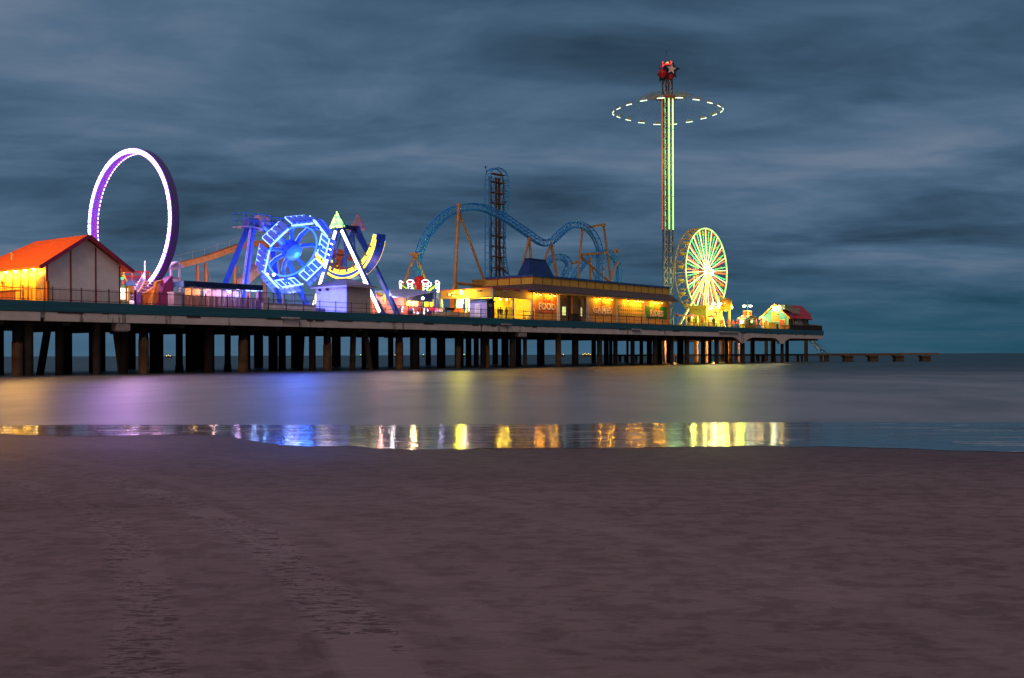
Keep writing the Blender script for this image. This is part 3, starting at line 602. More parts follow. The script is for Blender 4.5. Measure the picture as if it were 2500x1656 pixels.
for i in range(5):
    p = A_.lerp(B_, (i+.5)/5); m = MB(); m.box(p.x-.1, p.x+1.15, p.y-.1, p.y+1.2, p.z-.05, p.z+.06); m.box(p.x-.1, p.x+1.15, p.y+.9, p.y+1.0, p.z-.35, p.z-.051); fs.part('step', m, P((.8, .6, .75), .4))
for k, mm in ((Vector((-.15, -.2, 0)), ORP), (Vector((1.2, -.2, 0)), P((.5, .05, .15), .4))):
    m = MB(); m.bar(A_+k-Vector((0, 0, .3)), B_+k-Vector((0, 0, .2)), .12, .3); fs.part('stringer', m, mm)
k = Vector((-.25, -.3, 0)); m = MB(); m.slab([A_+k, B_+k, B_+k+Vector((0, 0, 1.0)), A_+k+Vector((0, 0, .6))], .04); fs.part('screen', m, P((.6, .55, .7), .15))
m = MB(); m.box(uv(327, 4.8), uv(344, 4.8), 4.8, 6.5, DECK, U(335, 717, 4.8)[2]); fs.part('skirt', m, P((.25, .12, .45), .5))
m = MB(); m.tube(B_+k, B_+k+Vector((0, 0, 2)), .07); fs.part('post', m, WHITE)
cp = T('striped_post', 'red and white candy striped post on a round foot by the steps', 'post', (uv(321.5, 3.8), 3.8, DECK))
q = uv(321.5, 3.8); z0 = U(321, 716, 3.8)[2]
m = MB(); m.lathe((q, 3.8, 0), [(.22, DECK), (.2, DECK+.25), (.02, DECK+.27)]); cp.part('foot', m, REDM)
for i in range(7):
    m = MB(); h = (z0-DECK-.25)/7; m.tube((q, 3.8, DECK+.25+h*i), (q, 3.8, DECK+.25+h*(i+1)), .13, 12); cp.part('band', m, WHITE if i % 2 else P((.6, .02, .08), .4))
m = MB(); m.ball((q, 3.8, DECK+.4), .24); cp.part('globe', m, E((1, .7, .85), 1.5))
# ------------------------------------------------------------------ great lit ring ride
ru = 20.4; rc = (ru, 12.6, 16.35); RR = 8.0
ring = T('ring_ride', 'giant upright ring coaster outlined in white violet light panels', 'ride', (ru, 12.6, DECK))
VIO = P((.13, .08, .32), .35, var=.1)
m = MB(); m.arcbox(rc, 'N', 0, 2*math.pi, RR-.42, RR+.1, .06, .95, 96); ring.part('ring_body', m, VIO)
PAN = E((1, .7, 1), 13)
for i in range(84):
    a = 2*math.pi*i/84; m = MB(); m.arcbox(rc, 'N', a, a+2*math.pi/84*(.74 if i % 12 else .55), RR-.43, RR-.02, -.02, .055, 2); ring.part('light_panel', m, PAN)
for i in range(96):
    a = 2*math.pi*i/96; m = MB(); m.arcbox(rc, 'N', a, a+2*math.pi/96*.6, RR-.5, RR-.421, .86, .95, 1); ring.part('inner_light', m, E((1, .5, .85), 3))
for r0_, r1_ in ((RR-.01, RR+.06), (RR-.52, RR-.45)): m = MB(); m.arcbox(rc, 'N', 0, 2*math.pi, r0_, r1_, -.01, .05, 96); ring.part('bloom_fringe', m, E((.42, .16, 1), 1.6))  # violet bloom around the ring put in as thin emissive bands
m = MB(); m.arcbox(rc, 'N', 0, 2*math.pi, RR-.47, RR-.42, .45, .53, 72); ring.part('running_rail', m, P((.4, .05, .3), .4))
q = uv(428, 4.5)
m = MB(); m.slab([(uv(384, 4.3), 4.3, DECK), (uv(427, 4.3), 4.3, DECK), (U(421, 672, 4.6)[0], 4.6, U(421, 672, 4.6)[2]), (U(404, 690, 4.6)[0], 4.6, U(404, 690, 4.6)[2])], -1.1); ring.part('pedestal', m, P((.25, .03, .13), .5))
m = MB(); A_ = Vector(U(381, 690, 5)); m.bar(A_, U(366, 745, 4.2), .3); m.bar(A_, (ru+.9, 6.5, U(395, 680, 5)[2]), .3); ring.part('brace', m, ORP)
m = MB(); p1, p2, p3, p4 = U(344, 744, 5.2), U(378, 744, 5.2), U(381, 694, 5.2), U(344, 719, 5.2); m.slab([p1, p2, p3, p4], .5); ring.part('base_panel', m, ORP)
m = MB(); m.box(uv(345, 6)-.3, uv(425, 6), 6.5, 19, DECK+.01, DECK+.5); ring.part('platform', m, P((.3, .1, .12), .6))
m = MB(); m.box(ru-.3, ru+1.4, 11, 14.2, DECK+.5, DECK+1.6); ring.part('drive_housing', m, P((.3, .2, .4), .5))
lamp((ru-1.5, 12.6, 16.3), (.62, .28, 1), 1900, 3, 'ring_glow'); lamp((ru-3.5, 2.0, 9.6), (.9, .4, .8), 70, .6, 'ring_glow'); lamp((ru-3, 7, 10.5), (1, .6, .9), 160, .6, 'ring_glow')
# colourful net playhouse behind the steps
ph = T('climbing_frame', 'red railed climbing frame seen between the building eave and the steps', 'climbing frame', (uv(330, 13), 13, DECK))
for x in (300, 322, 345, 366):
    m = MB(); p = U(x, 664, 13); m.tube((p[0], 13, DECK), (p[0], 13, p[2]), .1); ph.part('post', m, P((.7, .25, .03), .5))
for y in (664, 675, 690):
    m = MB(); m.bar(U(300, y, 13), U(366, y+1, 13), .12, .28); ph.part('rail', m, P((.55, .06, .05), .5))
m = MB(); m.slab([U(300, 676, 13.2), U(366, 677, 13.2), U(366, 700, 13.2), U(300, 700, 13.2)], .05); ph.part('panel', m, P((.3, .2, .4), .5))
gl = T('green_lamp', 'small green lamp on a bracket beside the yellow finial', 'lamp', U(298.5, 680, 3.5)); q = U(298.5, 680, 3.5)
m = MB(); m.ball(q, .16); gl.part('bulb', m, E((.05, .9, .3), 1.2)); m = MB(); m.tube((q[0], q[1], q[2]+.15), (q[0]-.4, q[1]+.3, q[2]+.3), .03); gl.part('bracket', m, IRON)

# ------------------------------------------------------------------ white lookout, striped canopy shelter
lk = T('lookout_tower', 'white open lookout with a small gabled roof and red railing by the ring', 'lookout', (uv(428, 9), 9, DECK))
a = U(418, 700, 9); c = U(438, 700, 9); zr_ = U(428, 653, 9)[2]; zf = U(428, 690, 9)[2]
for u_ in (a[0], c[0]):
    for v in (9, 10.6): m = MB(); m.box(u_-.09, u_+.09, v-.09, v+.09, DECK, zr_); lk.part('post', m, WHITE)
m = MB(); m.box(a[0]-.2, c[0]+.2, 8.8, 10.8, zf-.12, zf); lk.part('floor', m, WHITE)
um_ = (a[0]+c[0])/2; m = MB(); m.prism([(a[0]-.35, zr_), (um_, zr_+.5), (c[0]+.35, zr_), (c[0]+.35, zr_+.12), (um_, zr_+.64), (a[0]-.35, zr_+.12)], 'v', 8.6, 11); m.box(a[0], c[0], 9, 10.6, zr_-.12, zr_-.001); lk.part('roof', m, WHITE)
zz = U(428, 679, 9)[2]; m = MB(); m.box(a[0]-.3, c[0]+.1, 8.93, 9.0, zz-.06, zz+.06); lk.part('rail', m, P((.7, .08, .1), .4))
m = MB()
for i in range(8): q = a[0]+(c[0]-a[0])*i/7; m.box(q-.04, q+.04, 8.94, 8.99, zf, zz-.061)
lk.part('balusters', m, WHITE)
m = MB(); m.slab([(a[0]-.1, 8.9, DECK+.2), (a[0]+.15, 8.9, DECK+.2), (a[0]-.1, 8.9, zz), (a[0]-.75, 8.9, zf+.2)], .06); lk.part('slide_panel', m, P((.8, .65, .8), .4))
wbx = T('cabinet', 'pale pink waist high cabinet at the open end of the blue canopy', 'cabinet', (uv(430, 2.6), 2.6, DECK))
a, c = uv(424, 2.4), uv(442, 2.4); zt = U(433, 713, 2.4)[2]; m = MB(); m.box(a, c, 2.4, 3.4, DECK, zt-.08); wbx.part('body', m, P((.65, .5, .6), .5)); m = MB(); m.box(a-.06, c+.06, 2.3, 3.5, zt-.08, zt); wbx.part('top', m, P((.75, .7, .8), .4))
cn = T('canopy_shelter', 'long queue shelter under a dark blue ribbed canopy on slim posts', 'shelter', (25, 4, DECK))
A_ = Vector(U(449, 684, 3)); B_ = Vector(U(642, 698, 3)); Ab = Vector(U(449, 701, 3)); Bb = Vector(U(642, 709.5, 3))
n = 58; m = MB()
zt0, zb0 = A_.z, Ab.z; zt1, zb1 = B_.z, Bb.z
for i in range(n):
    f = i/n; g = (i+.62)/n; u0 = A_.x+(B_.x-A_.x)*f; u1 = A_.x+(B_.x-A_.x)*g; zt = (zt0+zt1)/2; zb = (zb0+zb1)/2
    m.box(u0, u1, 2.94, 3.0, zb, zt)
m.box(A_.x, B_.x, 3.0, 3.06, zb, zt); cn.part('fascia', m, P((.012, .035, .13), .4))
m = MB(); q = V(418, 692, A_.x); m.slab([(A_.x, 3.06, zb), (A_.x, q[1], zb), (A_.x, q[1], q[2]+.1), (A_.x, 3.06, zt)], .06); cn.part('end_panel', m, P((.1, .3, .65), .4))
m = MB(); m.slab([(A_.x, 3.1, zt-.05), (B_.x, 3.1, zt-.05), (B_.x, 7, zt-.45), (A_.x, 7, zt-.45)], .05); cn.part('roof', m, P((.05, .06, .15), .5))
for x in (444, 468, 492, 517, 542, 566, 590, 611, 635):
    p = uv(x, 3.3); m = MB(); m.box(p-.05, p+.05, 3.25, 3.35, DECK, zb+.05); cn.part('post', m, P((.3, .25, .35), .5))
for x in (460, 484, 509, 533): 
    p = uv(x, 3.3); m = MB(); m.bar((p, 3.2, zb-.05), (p-.2, 5, zb-.3), .08); cn.part('rafter', m, P((.4, .35, .5), .5))
m = MB(); zc = DECK+1.35
for i in range(64): q = Ab.x+.3+(Bb.x-Ab.x-.6)*i/64; m.box(q, q+.1, 3.5, 3.55, DECK+.08, zc-.05)
m.box(Ab.x+.3, Bb.x-.2, 3.48, 3.57, zc-.04, zc+.04); m.box(Ab.x+.3, Bb.x-.2, 3.48, 3.57, DECK, DECK+.07); cn.part('slat_rail', m, P((.25, .16, .2), .6))
m = MB(); m.box(uv(629, 2.8), uv(641, 2.8), 2.7, 3.1, DECK, zb-.06); cn.part('end_pier', m, P((.18, .1, .28), .5))
for i, (x0, x1, y0, y1, cc) in enumerate(((498, 541, 706, 732, (.6, .4, .5)), (569, 584, 712, 735, (.55, .4, .6)), (452, 490, 703, 725, (.6, .3, .1)), (543, 566, 709, 730, (.5, .35, .5)))):
    a = U(x0, y0, 6); c = U(x1, y1, 6); m = MB()
    k = int((c[0]-a[0])/.25)
    for j in range(k): m.box(a[0]+j*.25, a[0]+j*.25+.22, 6, 6.06, DECK+.3, a[2])
    m.box(a[0], c[0], 6.06, 6.12, DECK+.3, a[2]-.1); cn.part('back_panel', m, P(cc, .5))
m = MB(); a = U(600, 708, 5.5); c = U(640, 711, 5.5); m.box(a[0], c[0], 5.45, 5.5, a[2]-.12, a[2]); cn.part('strip_light', m, E((.25, .45, 1), 4))
m = MB(); a = U(551, 708, 5.5); c = U(565, 717, 5.5); m.prism([(a[0], a[2]), (c[0], a[2]-.1), (c[0]-.2, c[2]), (a[0]+.4, c[2]+.15)], 'v', 5.4, 5.5); cn.part('lit_sign', m, E((.3, .5, 1), 3))
for x, cc, pw_ in ((470, (1, .55, .2), 80), (520, (1, .6, .6), 90), (580, (.8, .45, 1), 90), (620, (.25, .4, 1), 120)): lamp((uv(x, 4.6), 4.6, zb-.35), cc, pw_, .2)
# ------------------------------------------------------------------ orange flume chute on posts behind the rides
fl = T('log_flume', 'orange flume trough climbing on thin posts behind the blue pendulum ride', 'flume ride', (40, 25, DECK))
pts = [Vector(U(x, y, 25)) for x, y in ((408, 648), (440, 641), (470, 633), (500, 626), (530, 616), (560, 605), (585, 596), (612, 588), (640, 588), (665, 590), (690, 593), (715, 600))]
FLM = P((.5, .2, .06), .5)
m = MB()
for p, q in zip(pts, pts[1:]): m.slab([p-Vector((0, 0, .75)), q-Vector((0, 0, .75)), q, p], .08); m.slab([p+Vector((0, 1.2, 0))-Vector((0, 0, .75)), q+Vector((0, 1.2, 0))-Vector((0, 0, .75)), q+Vector((0, 1.2, 0)), p+Vector((0, 1.2, 0))], .08); m.slab([p+Vector((0, 0, -.7)), q+Vector((0, 0, -.7)), q+Vector((0, 1.2, -.7)), p+Vector((0, 1.2, -.7))], .05)
fl.part('trough', m, FLM)
m = MB()
for p in pts[:-1:1]: m.tube(p, p+Vector((0, 0, 1.0)), .03, 5)
m.path([p+Vector((0, 0, .95)) for p in pts], .02, 5); fl.part('handrail', m, P((.35, .3, .33), .5))
for x, y in ((482, 636), (502, 632), (573, 606), (605, 598), (643, 592), (690, 597)):
    p = U(x, y, 25.5); m = MB(); m.tube((p[0], 25.5, DECK), (p[0], 25.5, p[2]-.6), .2); fl.part('post', m, FLM); m = MB(); m.tube((p[0]+.1, 25.5, p[2]-1), (p[0]+2.6, 25.5, DECK), .06, 6); fl.part('brace', m, P((.25, .15, .12), .5))
d0 = [Vector(U(x, y, 24)) for x, y in ((668, 632), (650, 652), (632, 672), (612, 690), (595, 703))]; m = MB()
for p, q in zip(d0, d0[1:]): m.slab([p, q, q+Vector((0, 0, 1.3)), p+Vector((0, 0, 1.3))], 1.6)
fl.part('drop_slide', m, P((.42, .3, .36), .5))
m = MB(); a = U(810, 607, 26); c = U(868, 625, 26); m.box(a[0], c[0], 26, 28, c[2], a[2]); m.box(a[0]+.5, c[0]-.5, 25.9, 25.999, c[2]-.8, c[2]-.2); fl.part('station', m, P((.4, .12, .08), .5))
for x in (830, 842):
    p = U(x, 625, 26.3); m = MB(); m.box(p[0]-.25, p[0]+.25, 26.3, 26.8, DECK, p[2]); fl.part('post', m, P((.35, .1, .06), .5))
m = MB(); m.bar(U(760, 628, 27), U(866, 626, 27), .15, .4); fl.part('rail', m, P((.4, .12, .1), .5))
lamp((uv(600, 20), 20, DECK+2), (1, .55, .25), 500, .5); lamp((uv(850, 21), 21, DECK+2.5), (1, .4, .25), 400, .5)
# ------------------------------------------------------------------ blue pendulum ride
pd = T('pendulum_ride', 'blue four legged pendulum ride with its glowing claw swung out to the right', 'ride', (37, 10.5, DECK))
uA = U(590, 735, 8)[0]; uB = U(757, 735, 8)[0]; vA = 8; vC = V(520, 735, uA)[1]; vD = V(690, 735, uB)[1]; vm = (vA+(vC+vD)/2)/2
x0 = U(612, 548, vm); x1 = U(664, 556, vm); zA = (x0[2]+x1[2])/2
LEGB = P((.02, .1, .5), .35)
for (u_, v_, top) in ((uA, vA, x0[0]), (uA, vC, x0[0]), (uB, vA, x1[0]), (uB, vD, x1[0])):
    m = MB(); m.bar((u_, v_, DECK), (top, vm+(.35 if v_ > vm else -.35), zA), .62, .62); m.box(u_-.7, u_+.7, v_-.7, v_+.7, DECK+.01, DECK+.25); pd.part('leg', m, LEGB)
m = MB(); p = Vector((uA, vA, DECK+.5)); q = Vector((x0[0], vm-.35, zA-.3)); d = Vector((-.42, -.3, 0))
for k in (0, 1): e = d+Vector((-.32*k, -.16*k, 0)); m.bar(p+e, q+e, .07)
for i in range(40): c = p.lerp(q, i/40)+d; m.bar(c, c+Vector((-.32, -.16, 0)), .05)
pd.part('ladder', m, P((.62, .5, .6), .4))
m = MB(); m.tube((x0[0]-.6, vm, zA+.3), (x1[0]+.6, vm, zA+.3), .55, 16); pd.part('axle', m, P((.1, .12, .3), .4))
m = MB(); m.tube(((x0[0]+x1[0])/2-.7, vm, zA+.3), ((x0[0]+x1[0])/2+.7, vm, zA+.3), .95, 20); pd.part('drive_drum', m, P((.5, .35, .4), .4))
for (xa, xb, ye) in ((580, 646, 0), (652, 700, 1)):
    a = U(xa, 545, vm); c = U(xb, 545, vm); pl_ = MB(); zf = zA-.35-.1*ye; h = 1.55
    m = MB(); m.box(a[0], c[0], vm-1.1, vm+1.1, zf-.1, zf); o_ = pd.part('service_deck', m, P((.4, .25, .28), .5))
    m = MB()
    for v in (vm-1.1, vm+1.1):
        for zz in (zf+h*.5, zf+h): m.tube((a[0], v, zz), (c[0], v, zz), .04, 6)
        for i in range(6): q = a[0]+(c[0]-a[0])*i/5; m.tube((q, v, zf), (q, v, zf+h), .04, 6)
    for u_ in (a[0], c[0]):
        for zz in (zf+h*.5, zf+h): m.tube((u_, vm-1.1, zz), (u_, vm+1.1, zz), .04, 6)
    pd.part('deck_rail', m, P((.03, .18, .5), .4), o_)
    m = MB(); m.bar((a[0]+.3 if not ye else c[0]-.3, vm-1, zf-.1), ((a[0]+c[0])/2, vm-.3, zf-1.6), .06); pd.part('deck_strut', m, LEGB, o_)
# arm and claw
th = R(57); piv = Vector(((x0[0]+x1[0])/2, vm, zA+.3)); dn = Vector((0, -math.sin(th), -math.cos(th))); tg = Vector((0, -math.cos(th), math.sin(th))); ax_ = Vector((1, 0, 0))
L_ = 6.6; hub = piv+dn*L_
SEAT_GLOW = E((.02, .07, .6), .75); GLB = E((.015, .09, 1), 3.5); GLW = E((.16, .3, 1), 4); PBL = P((.06, .16, .7), .35)  # seats themselves made emissive so the claw looks like a luminous blue mass
m = MB(); m.bar(piv, hub, .7, .7); pd.part('arm', m, PBL)
m = MB(); 
for s_ in (-1, 1): m.bar(piv+ax_*.37*s_+dn*1, hub+ax_*.37*s_-dn*.5, .08, .3)
pd.part('arm_light', m, GLB)
m = MB(); m.tube(hub-dn*.7, hub+dn*.5, 1.1, 18); m.tube(hub+dn*.5, hub+dn*1.1, 1.1, 18, .4); pd.part('claw_hub', m, PBL)
for k in range(8):
    a = 2*math.pi*k/8+.2; rd = ax_*math.cos(a)+tg*math.sin(a); sd = ax_*-math.sin(a)+tg*math.cos(a)
    pts_ = [hub+rd*.9-dn*.3, hub+rd*2.0-dn*.75, hub+rd*3.3-dn*.7, hub+rd*4.1+dn*.4]
    m = MB(); m.path(pts_, .24, 8); o_ = pd.part('claw_arm', m, PBL)
    m = MB(); m.path([p-dn*.27 for p in pts_[:3]]+[pts_[3]+rd*.27], .08, 6); pd.part('arm_light', m, GLW, o_)
    # seat bank at the end
    m = MB(); c = hub+rd*4.25+dn*.5
    for j in range(4):
        s0 = c+sd*(-1.25+.75*j)
        q_ = [s0-dn*.9, s0-dn*.9+sd*.55, s0+dn*.55+sd*.55, s0+dn*.55]
        m.slab(q_, .14); m.slab([s0+dn*.4, s0+dn*.4+sd*.55, s0+dn*.4+sd*.55+rd*.55, s0+dn*.4+rd*.55], .14)
        m.slab([s0+dn*.45+rd*.5, s0+dn*.45+sd*.55+rd*.5, s0+dn*1.0+sd*.55+rd*.6, s0+dn*1.0+rd*.6], .1)
    pd.part('seat_bank', m, SEAT_GLOW, o_)
    m = MB()
    m.path([c-sd*1.1-dn*.98, c+sd*1.6-dn*.98], .1, 6); m.path([c-sd*1.15+dn*.7-rd*.12, c+sd*1.75+dn*.7-rd*.12], .1, 6)
    for j in range(5): m.path([c+sd*(-1.1+.68*j)-dn*.95-rd*.03, c+sd*(-1.1+.68*j)+dn*.5-rd*.03], .06, 5); pd.part('seat_light', m, GLW, o_)
m = MB(); m.arcbox((0, 0, 0), 'N', 0, 2*math.pi, 3.25, 3.4, -.07, .07, 40)
m.v = [tuple(hub+ax_*y+tg*z+dn*(x+.2)) for x, y, z in m.v]; pd.part('claw_ring', m, GLB)
m = MB(); m.box(uA-1, uB+1, vA-2.6, vC+.5, DECK+.01, DECK+.7); pd.part('platform', m, P((.2, .16, .3), .6))
for dz, pw_ in ((2.2, 1100), (-1.8, 800)): q = hub+dn*dz; lamp(tuple(q), (.05, .16, 1), pw_, 1.0, 'claw_glow')
lamp((uv(640, 5), 5, DECK+1.6), (.15, .35, 1), 300, .5, 'claw_glow'); lamp((uv(700, 5), 5, DECK+1.6), (.2, .35, 1), 260, .5, 'claw_glow')
m = MB(); q = U(651, 671, 6.5); m.tube((q[0], q[1], DECK), q, .07, 8); lpp = T('flood_lamp', 'floodlight on a mast in front of the blue claw ride', 'lamp', (q[0], q[1], DECK)); lpp.part('mast', m, IRON); m = MB()
for s_ in (-1, 1): p = U(660+8*s_, 671, 6.5); m.ball(p, .2); 
lpp.part('lamp_head', m, E((1, .95, .8), 4)); m = MB(); m.bar(U(652, 671.6, 6.5), U(668, 671.6, 6.5), .08); lpp.part('crossbar', m, IRON)
# ------------------------------------------------------------------ low wall with picket railing on it
lw = T('low_wall', 'long low pale wall topped by a picket rail left of the hip roofed kiosk', 'wall', (uv(700, 1.5), 1.5, DECK))
a, c = uv(642, 1.5), uv(771, 1.5); za, zc_ = U(642, 738, 1.5)[2], U(771, 741, 1.5)[2]; zw = DECK+.75
m = MB(); m.box(a, c, 1.5, 1.75, DECK, zw); lw.part('wall', m, P((.78, .7, .7), .6)); m = MB(); m.box(a, c, 1.44, 1.81, zw+.001, zw+.08); lw.part('coping', m, P((.35, .3, .5), .5))
zt = (U(645, 714, 1.6)[2]+U(771, 723, 1.6)[2])/2; m = MB()
k = int((c-a)/.16)
for i in range(k): q = a+(c-a)*i/k; m.box(q-.012, q+.012, 1.6, 1.63, zw+.08, zt)
m.box(a, c, 1.58, 1.66, zt, zt+.06); m.box(a, c, 1.58, 1.66, zw+.3, zw+.34); lw.part('picket_rail', m, P((.05, .05, .16), .5))
for i in range(6): q = a+.1+(c-a-.2)*i/5; m = MB(); m.box(q-.05, q+.05, 1.57, 1.67, zw+.08, zt+.1); lw.part('post', m, P((.05, .05, .14), .5))
# ------------------------------------------------------------------ kiosk with hip roof
ko = T('hip_roof_kiosk', 'white clapboard kiosk under a shallow hip roof, its left side with violet light painted in', 'kiosk', (uv(870, 3), 3, DECK))
un = uv(847, 1.6); uf = uv(905, 1.6); vbk = V(771, 740, un)[1]; ze = U(847, 698, 1.6)[2]
m = MB(); m.box(un+.04, uf, 1.64, vbk, DECK, ze); ko.part('core', m, SIDING)
m = MB(); m.boards([(un, DECK), (uf, DECK), (uf, ze), (un, ze)], 'v', 1.63, .2, .035); ko.part('front_wall', m, P((.5, .42, .4), .6, var=.1))  # greyer copy of the white siding, shade painted in
m = MB(); m.boards([(1.6, DECK), (vbk, DECK), (vbk, ze), (1.6, ze)], 'u', un+.03, .2, .035); ko.part('side_wall', m, P((.6, .52, .75), .6, var=.1))  # violet light painted into the white siding of this side
m = MB(); m.box(un-.04, un+.06, 1.56, 1.66, DECK, ze); ko.part('corner_board', m, P((.3, .3, .75), .5))
uc = (un+uf)/2; vc = (1.6+vbk)/2; zp = U(858, 685, 4)[2]+.15; o = .5
cor = [(un-o, 1.6-o, ze), (uf+o, 1.6-o, ze), (uf+o, vbk+o, ze), (un-o, vbk+o, ze)]; k = min(uf-un, vbk-1.6)/2
r1 = (uc, vc-.6, zp); r2 = (uc, vc+.6, zp)
m = MB(); m.slab([cor[0], cor[1], r1], .08); m.slab([cor[1], cor[2], r2, r1], .08); m.slab([cor[2], cor[3], r2], .08); m.slab([cor[3], cor[0], r1, r2], .08); rf = ko.part('roof', m, P((.2, .15, .18), .7, var=.3, sc_=5))
m = MB(); m.box(un-o-.03, uf+o+.03, 1.6-o-.06, 1.6-o, ze-.13, ze+.03); m.box(un-o-.06, un-o, 1.6-o, vbk+o, ze-.13, ze+.03); ko.part('fascia', m, P((.5, .4, .48), .5), rf)
for x in (783, 801): q = V(x, 702, un-.02); m = MB(); m.box(un-.35, un-.04, q[1]-.1, q[1]+.1, ze-.45, ze-.2); ko.part('flood_lamp', m, IRON)
lamp((un-4.2, 6.2, DECK+2.4), (.4, .38, 1), 180, .6)
fl2 = T('globe_lamp', 'bright round white lamp on a mast just behind the hip roofed kiosk', 'lamp', (uv(891, 9), 9, DECK)); q = U(891, 688, 9); m = MB(); m.ball(q, .26); fl2.part('globe', m, E((1, .9, .8), 6)); m = MB(); m.tube((q[0], 9, DECK), (q[0], 9, q[2]-.2), .06); fl2.part('mast', m, IRON)
lamp((q[0], 8.4, q[2]), (1, .75, .55), 130, .25)
# ------------------------------------------------------------------ swinging boat ride
sb = T('swing_boat_ride', 'swinging boat ride with white lit front legs and a curved yellow lit boat', 'ride', (50, 9, DECK))
uR = U(972, 768, 2)[0]; vR0 = 2.0; vR1 = V(799, 745, uR)[1]; apR = V(868, 556, uR); va = apR[1]; uL = U(830, 552, va)[0]; zA = apR[2]
LW = E((1, .93, .6), 5); BLG = P((.02, .08, .5), .35)
for u_, lit in ((uL, 1), (uR, 0)):
    for vf, s_ in ((vR0, -1), (vR1, 1)):
        p = Vector((u_, vf, DECK)); q = Vector((u_, va+.3*-s_*-1, zA-.2)); m = MB(); m.bar(p, q, .45, .5); m.box(u_-.5, u_+.5, vf-.5, vf+.5, DECK+.01, DECK+.15); lg = sb.part('leg', m, BLG)
        off = Vector((-.3 if lit else .3, 0, 0)); nseg = 4
        if lit:
            for k in range(nseg):
                m = MB(); a_ = p.lerp(q, .03+.235*k)+off; b_ = p.lerp(q, .03+.235*k+.225)+off; m.bar(a_, b_, .1, .38); sb.part('light_tube', m, LW, lg)
        else:
            m = MB()
            for k in range(60): a_ = p.lerp(q, .02+k/64)+off; b_ = p.lerp(q, .02+(k+.6)/64)+off; m.bar(a_, b_, .12, .14)
            sb.part('light_string', m, E((1, .8, .6), 2.2), lg)
m = MB(); m.box(uL-.1, uR+.1, va-.28, va+.28, zA-.35, zA+.15); m.box(uL-.2, uL+.25, va-.5, va+.5, zA-.8, zA+.15); m.box(uR-.25, uR+.2, va-.5, va+.5, zA-.8, zA+.15); sb.part('axle_beam', m, P((.015, .03, .12), .45))
zt = U(823, 516, va)[2]; zb = U(823, 557, va)[2]; hw = (V(803, 557, uL)[1]-V(846, 557, uL)[1])/2*.95
m = MB(); m.prism([(va-hw, zb), (va+hw, zb), (va, zt)], 'u', uL-.5, uL-.3); sg = sb.part('light_cone', m, P((.03, .1, .06), .4))
m = MB()
for i in range(150):
    f = random.random(); f = 1-math.sqrt(f); vv = va+hw*(1-f)*random.uniform(-.95, .95); m.ball((uL-.54, vv, zb+.05+(zt-zb-.1)*f), .085, 6, 4)
sb.part('bulb_cluster', m, E((.2, 1, .25), 2.0), sg); m = MB()
for i in range(60):
    f = 1-math.sqrt(random.random()); vv = va+hw*(1-f)*random.uniform(-.9, .9); m.ball((uL-.56, vv, zb+.05+(zt-zb-.1)*f), .085, 6, 4)
sb.part('bulb_cluster', m, E((1, .85, .2), 2.5), sg)
m = MB(); m.prism([(va-hw, zb), (va+hw, zb), (va, zt)], 'u', uR+.3, uR+.55); sb.part('light_cone', m, P((.5, .3, .4), .5))
# the boat: curved hull about the axle, swung a little to the seaward side
um_ = (uL+uR)/2; bc = (um_, va, zA); ph_ = R(-90-7); sp2 = R(70)
def keel(a): return 6.28+.6*max(0, 1-((a-ph_)/sp2)**2)
hullm = P((.02, .1, .7), .35)
m = MB(); m.arcbox(bc, 'N', ph_-sp2, ph_+sp2, 6.0, keel, -.75, .75, 28); hl = sb.part('hull', m, hullm)
for w_ in (-.81, .76):
    m = MB(); m.arcbox(bc, 'N', ph_-sp2*.98, ph_+sp2*.93, 5.62, 6.2, w_, w_+.05, 28); sb.part('rim_light', m, E((.8, .7, .03), 2.2), hl)
    m = MB(); m.arcbox(bc, 'N', ph_-sp2*.9, ph_+sp2*.99, lambda a: keel(a)-.28, lambda a: keel(a)-.02, w_, w_+.05, 28); sb.part('keel_light', m, E((1, .62, .03), 3), hl)
for a in (ph_-R(28), ph_, ph_+R(28)):
    m = MB(); m.bar((um_-.9, va, zA-.3), (um_-.9, va+6*math.cos(a), zA+6*math.sin(a)), .16); m.bar((um_+.9, va, zA-.3), (um_+.9, va+6*math.cos(a), zA+6*math.sin(a)), .16); sb.part('hanger', m, P((.05, .1, .35), .4))
for k in range(9):
    a = ph_-sp2*.75+sp2*1.5*k/8; m = MB(); m.arcbox(bc, 'N', a-.02, a+.02, 5.35, 6.0, -.85, .85, 1); sb.part('seat', m, P((.4, .08, .1), .5), hl)
lamp((uL-2.5, va, 11), (1, .75, .4), 150, 1, 'boat_glow'); lamp((um_, va-1, zA-8.2), (1, .7, .1), 200, .8, 'boat_glow')
# ------------------------------------------------------------------ booths beside the boat ride
SAL = P((.62, .3, .2), .55)
pk = T('plank_booth', 'salmon plank booth with a dark window sign, right of the hip roofed kiosk', 'booth', (uv(935, 6), 6, DECK))
a, c = uv(908, 5), uv(958, 5); zt = U(935, 722, 5)[2]
m = MB(); m.boards([(a, DECK), (c, DECK), (c, zt), (a, zt)], 'v', 5, .35, .03); m.box(a, c, 5.01, 8, DECK, zt-.01); pk.part('wall', m, SAL)
m = MB(); m.slab([(a-.4, 4.5, zt), (c-1.5, 4.5, zt), (c-2, 8, zt+.9), (a-.4, 8, zt+.9)], .1); pk.part('roof', m, P((.6, .5, .05), .5))
m = MB(); p0, p1 = U(912, 733, 4.9), U(927, 740, 4.9); m.box(p0[0], p1[0], 4.88, 4.95, p1[2], p0[2]); pk.part('window', m, DARK)
m = MB(); p0, p1 = U(938, 726, 4.8), U(942, 736, 4.8); m.box(p0[0], p1[0], 4.8, 4.95, p1[2], p0[2]); pk.part('sign_panel', m, P((.8, .6, .05), .4))
m = MB(); p0, p1 = U(933, 750, 4.8), U(943, 765, 4.8); 
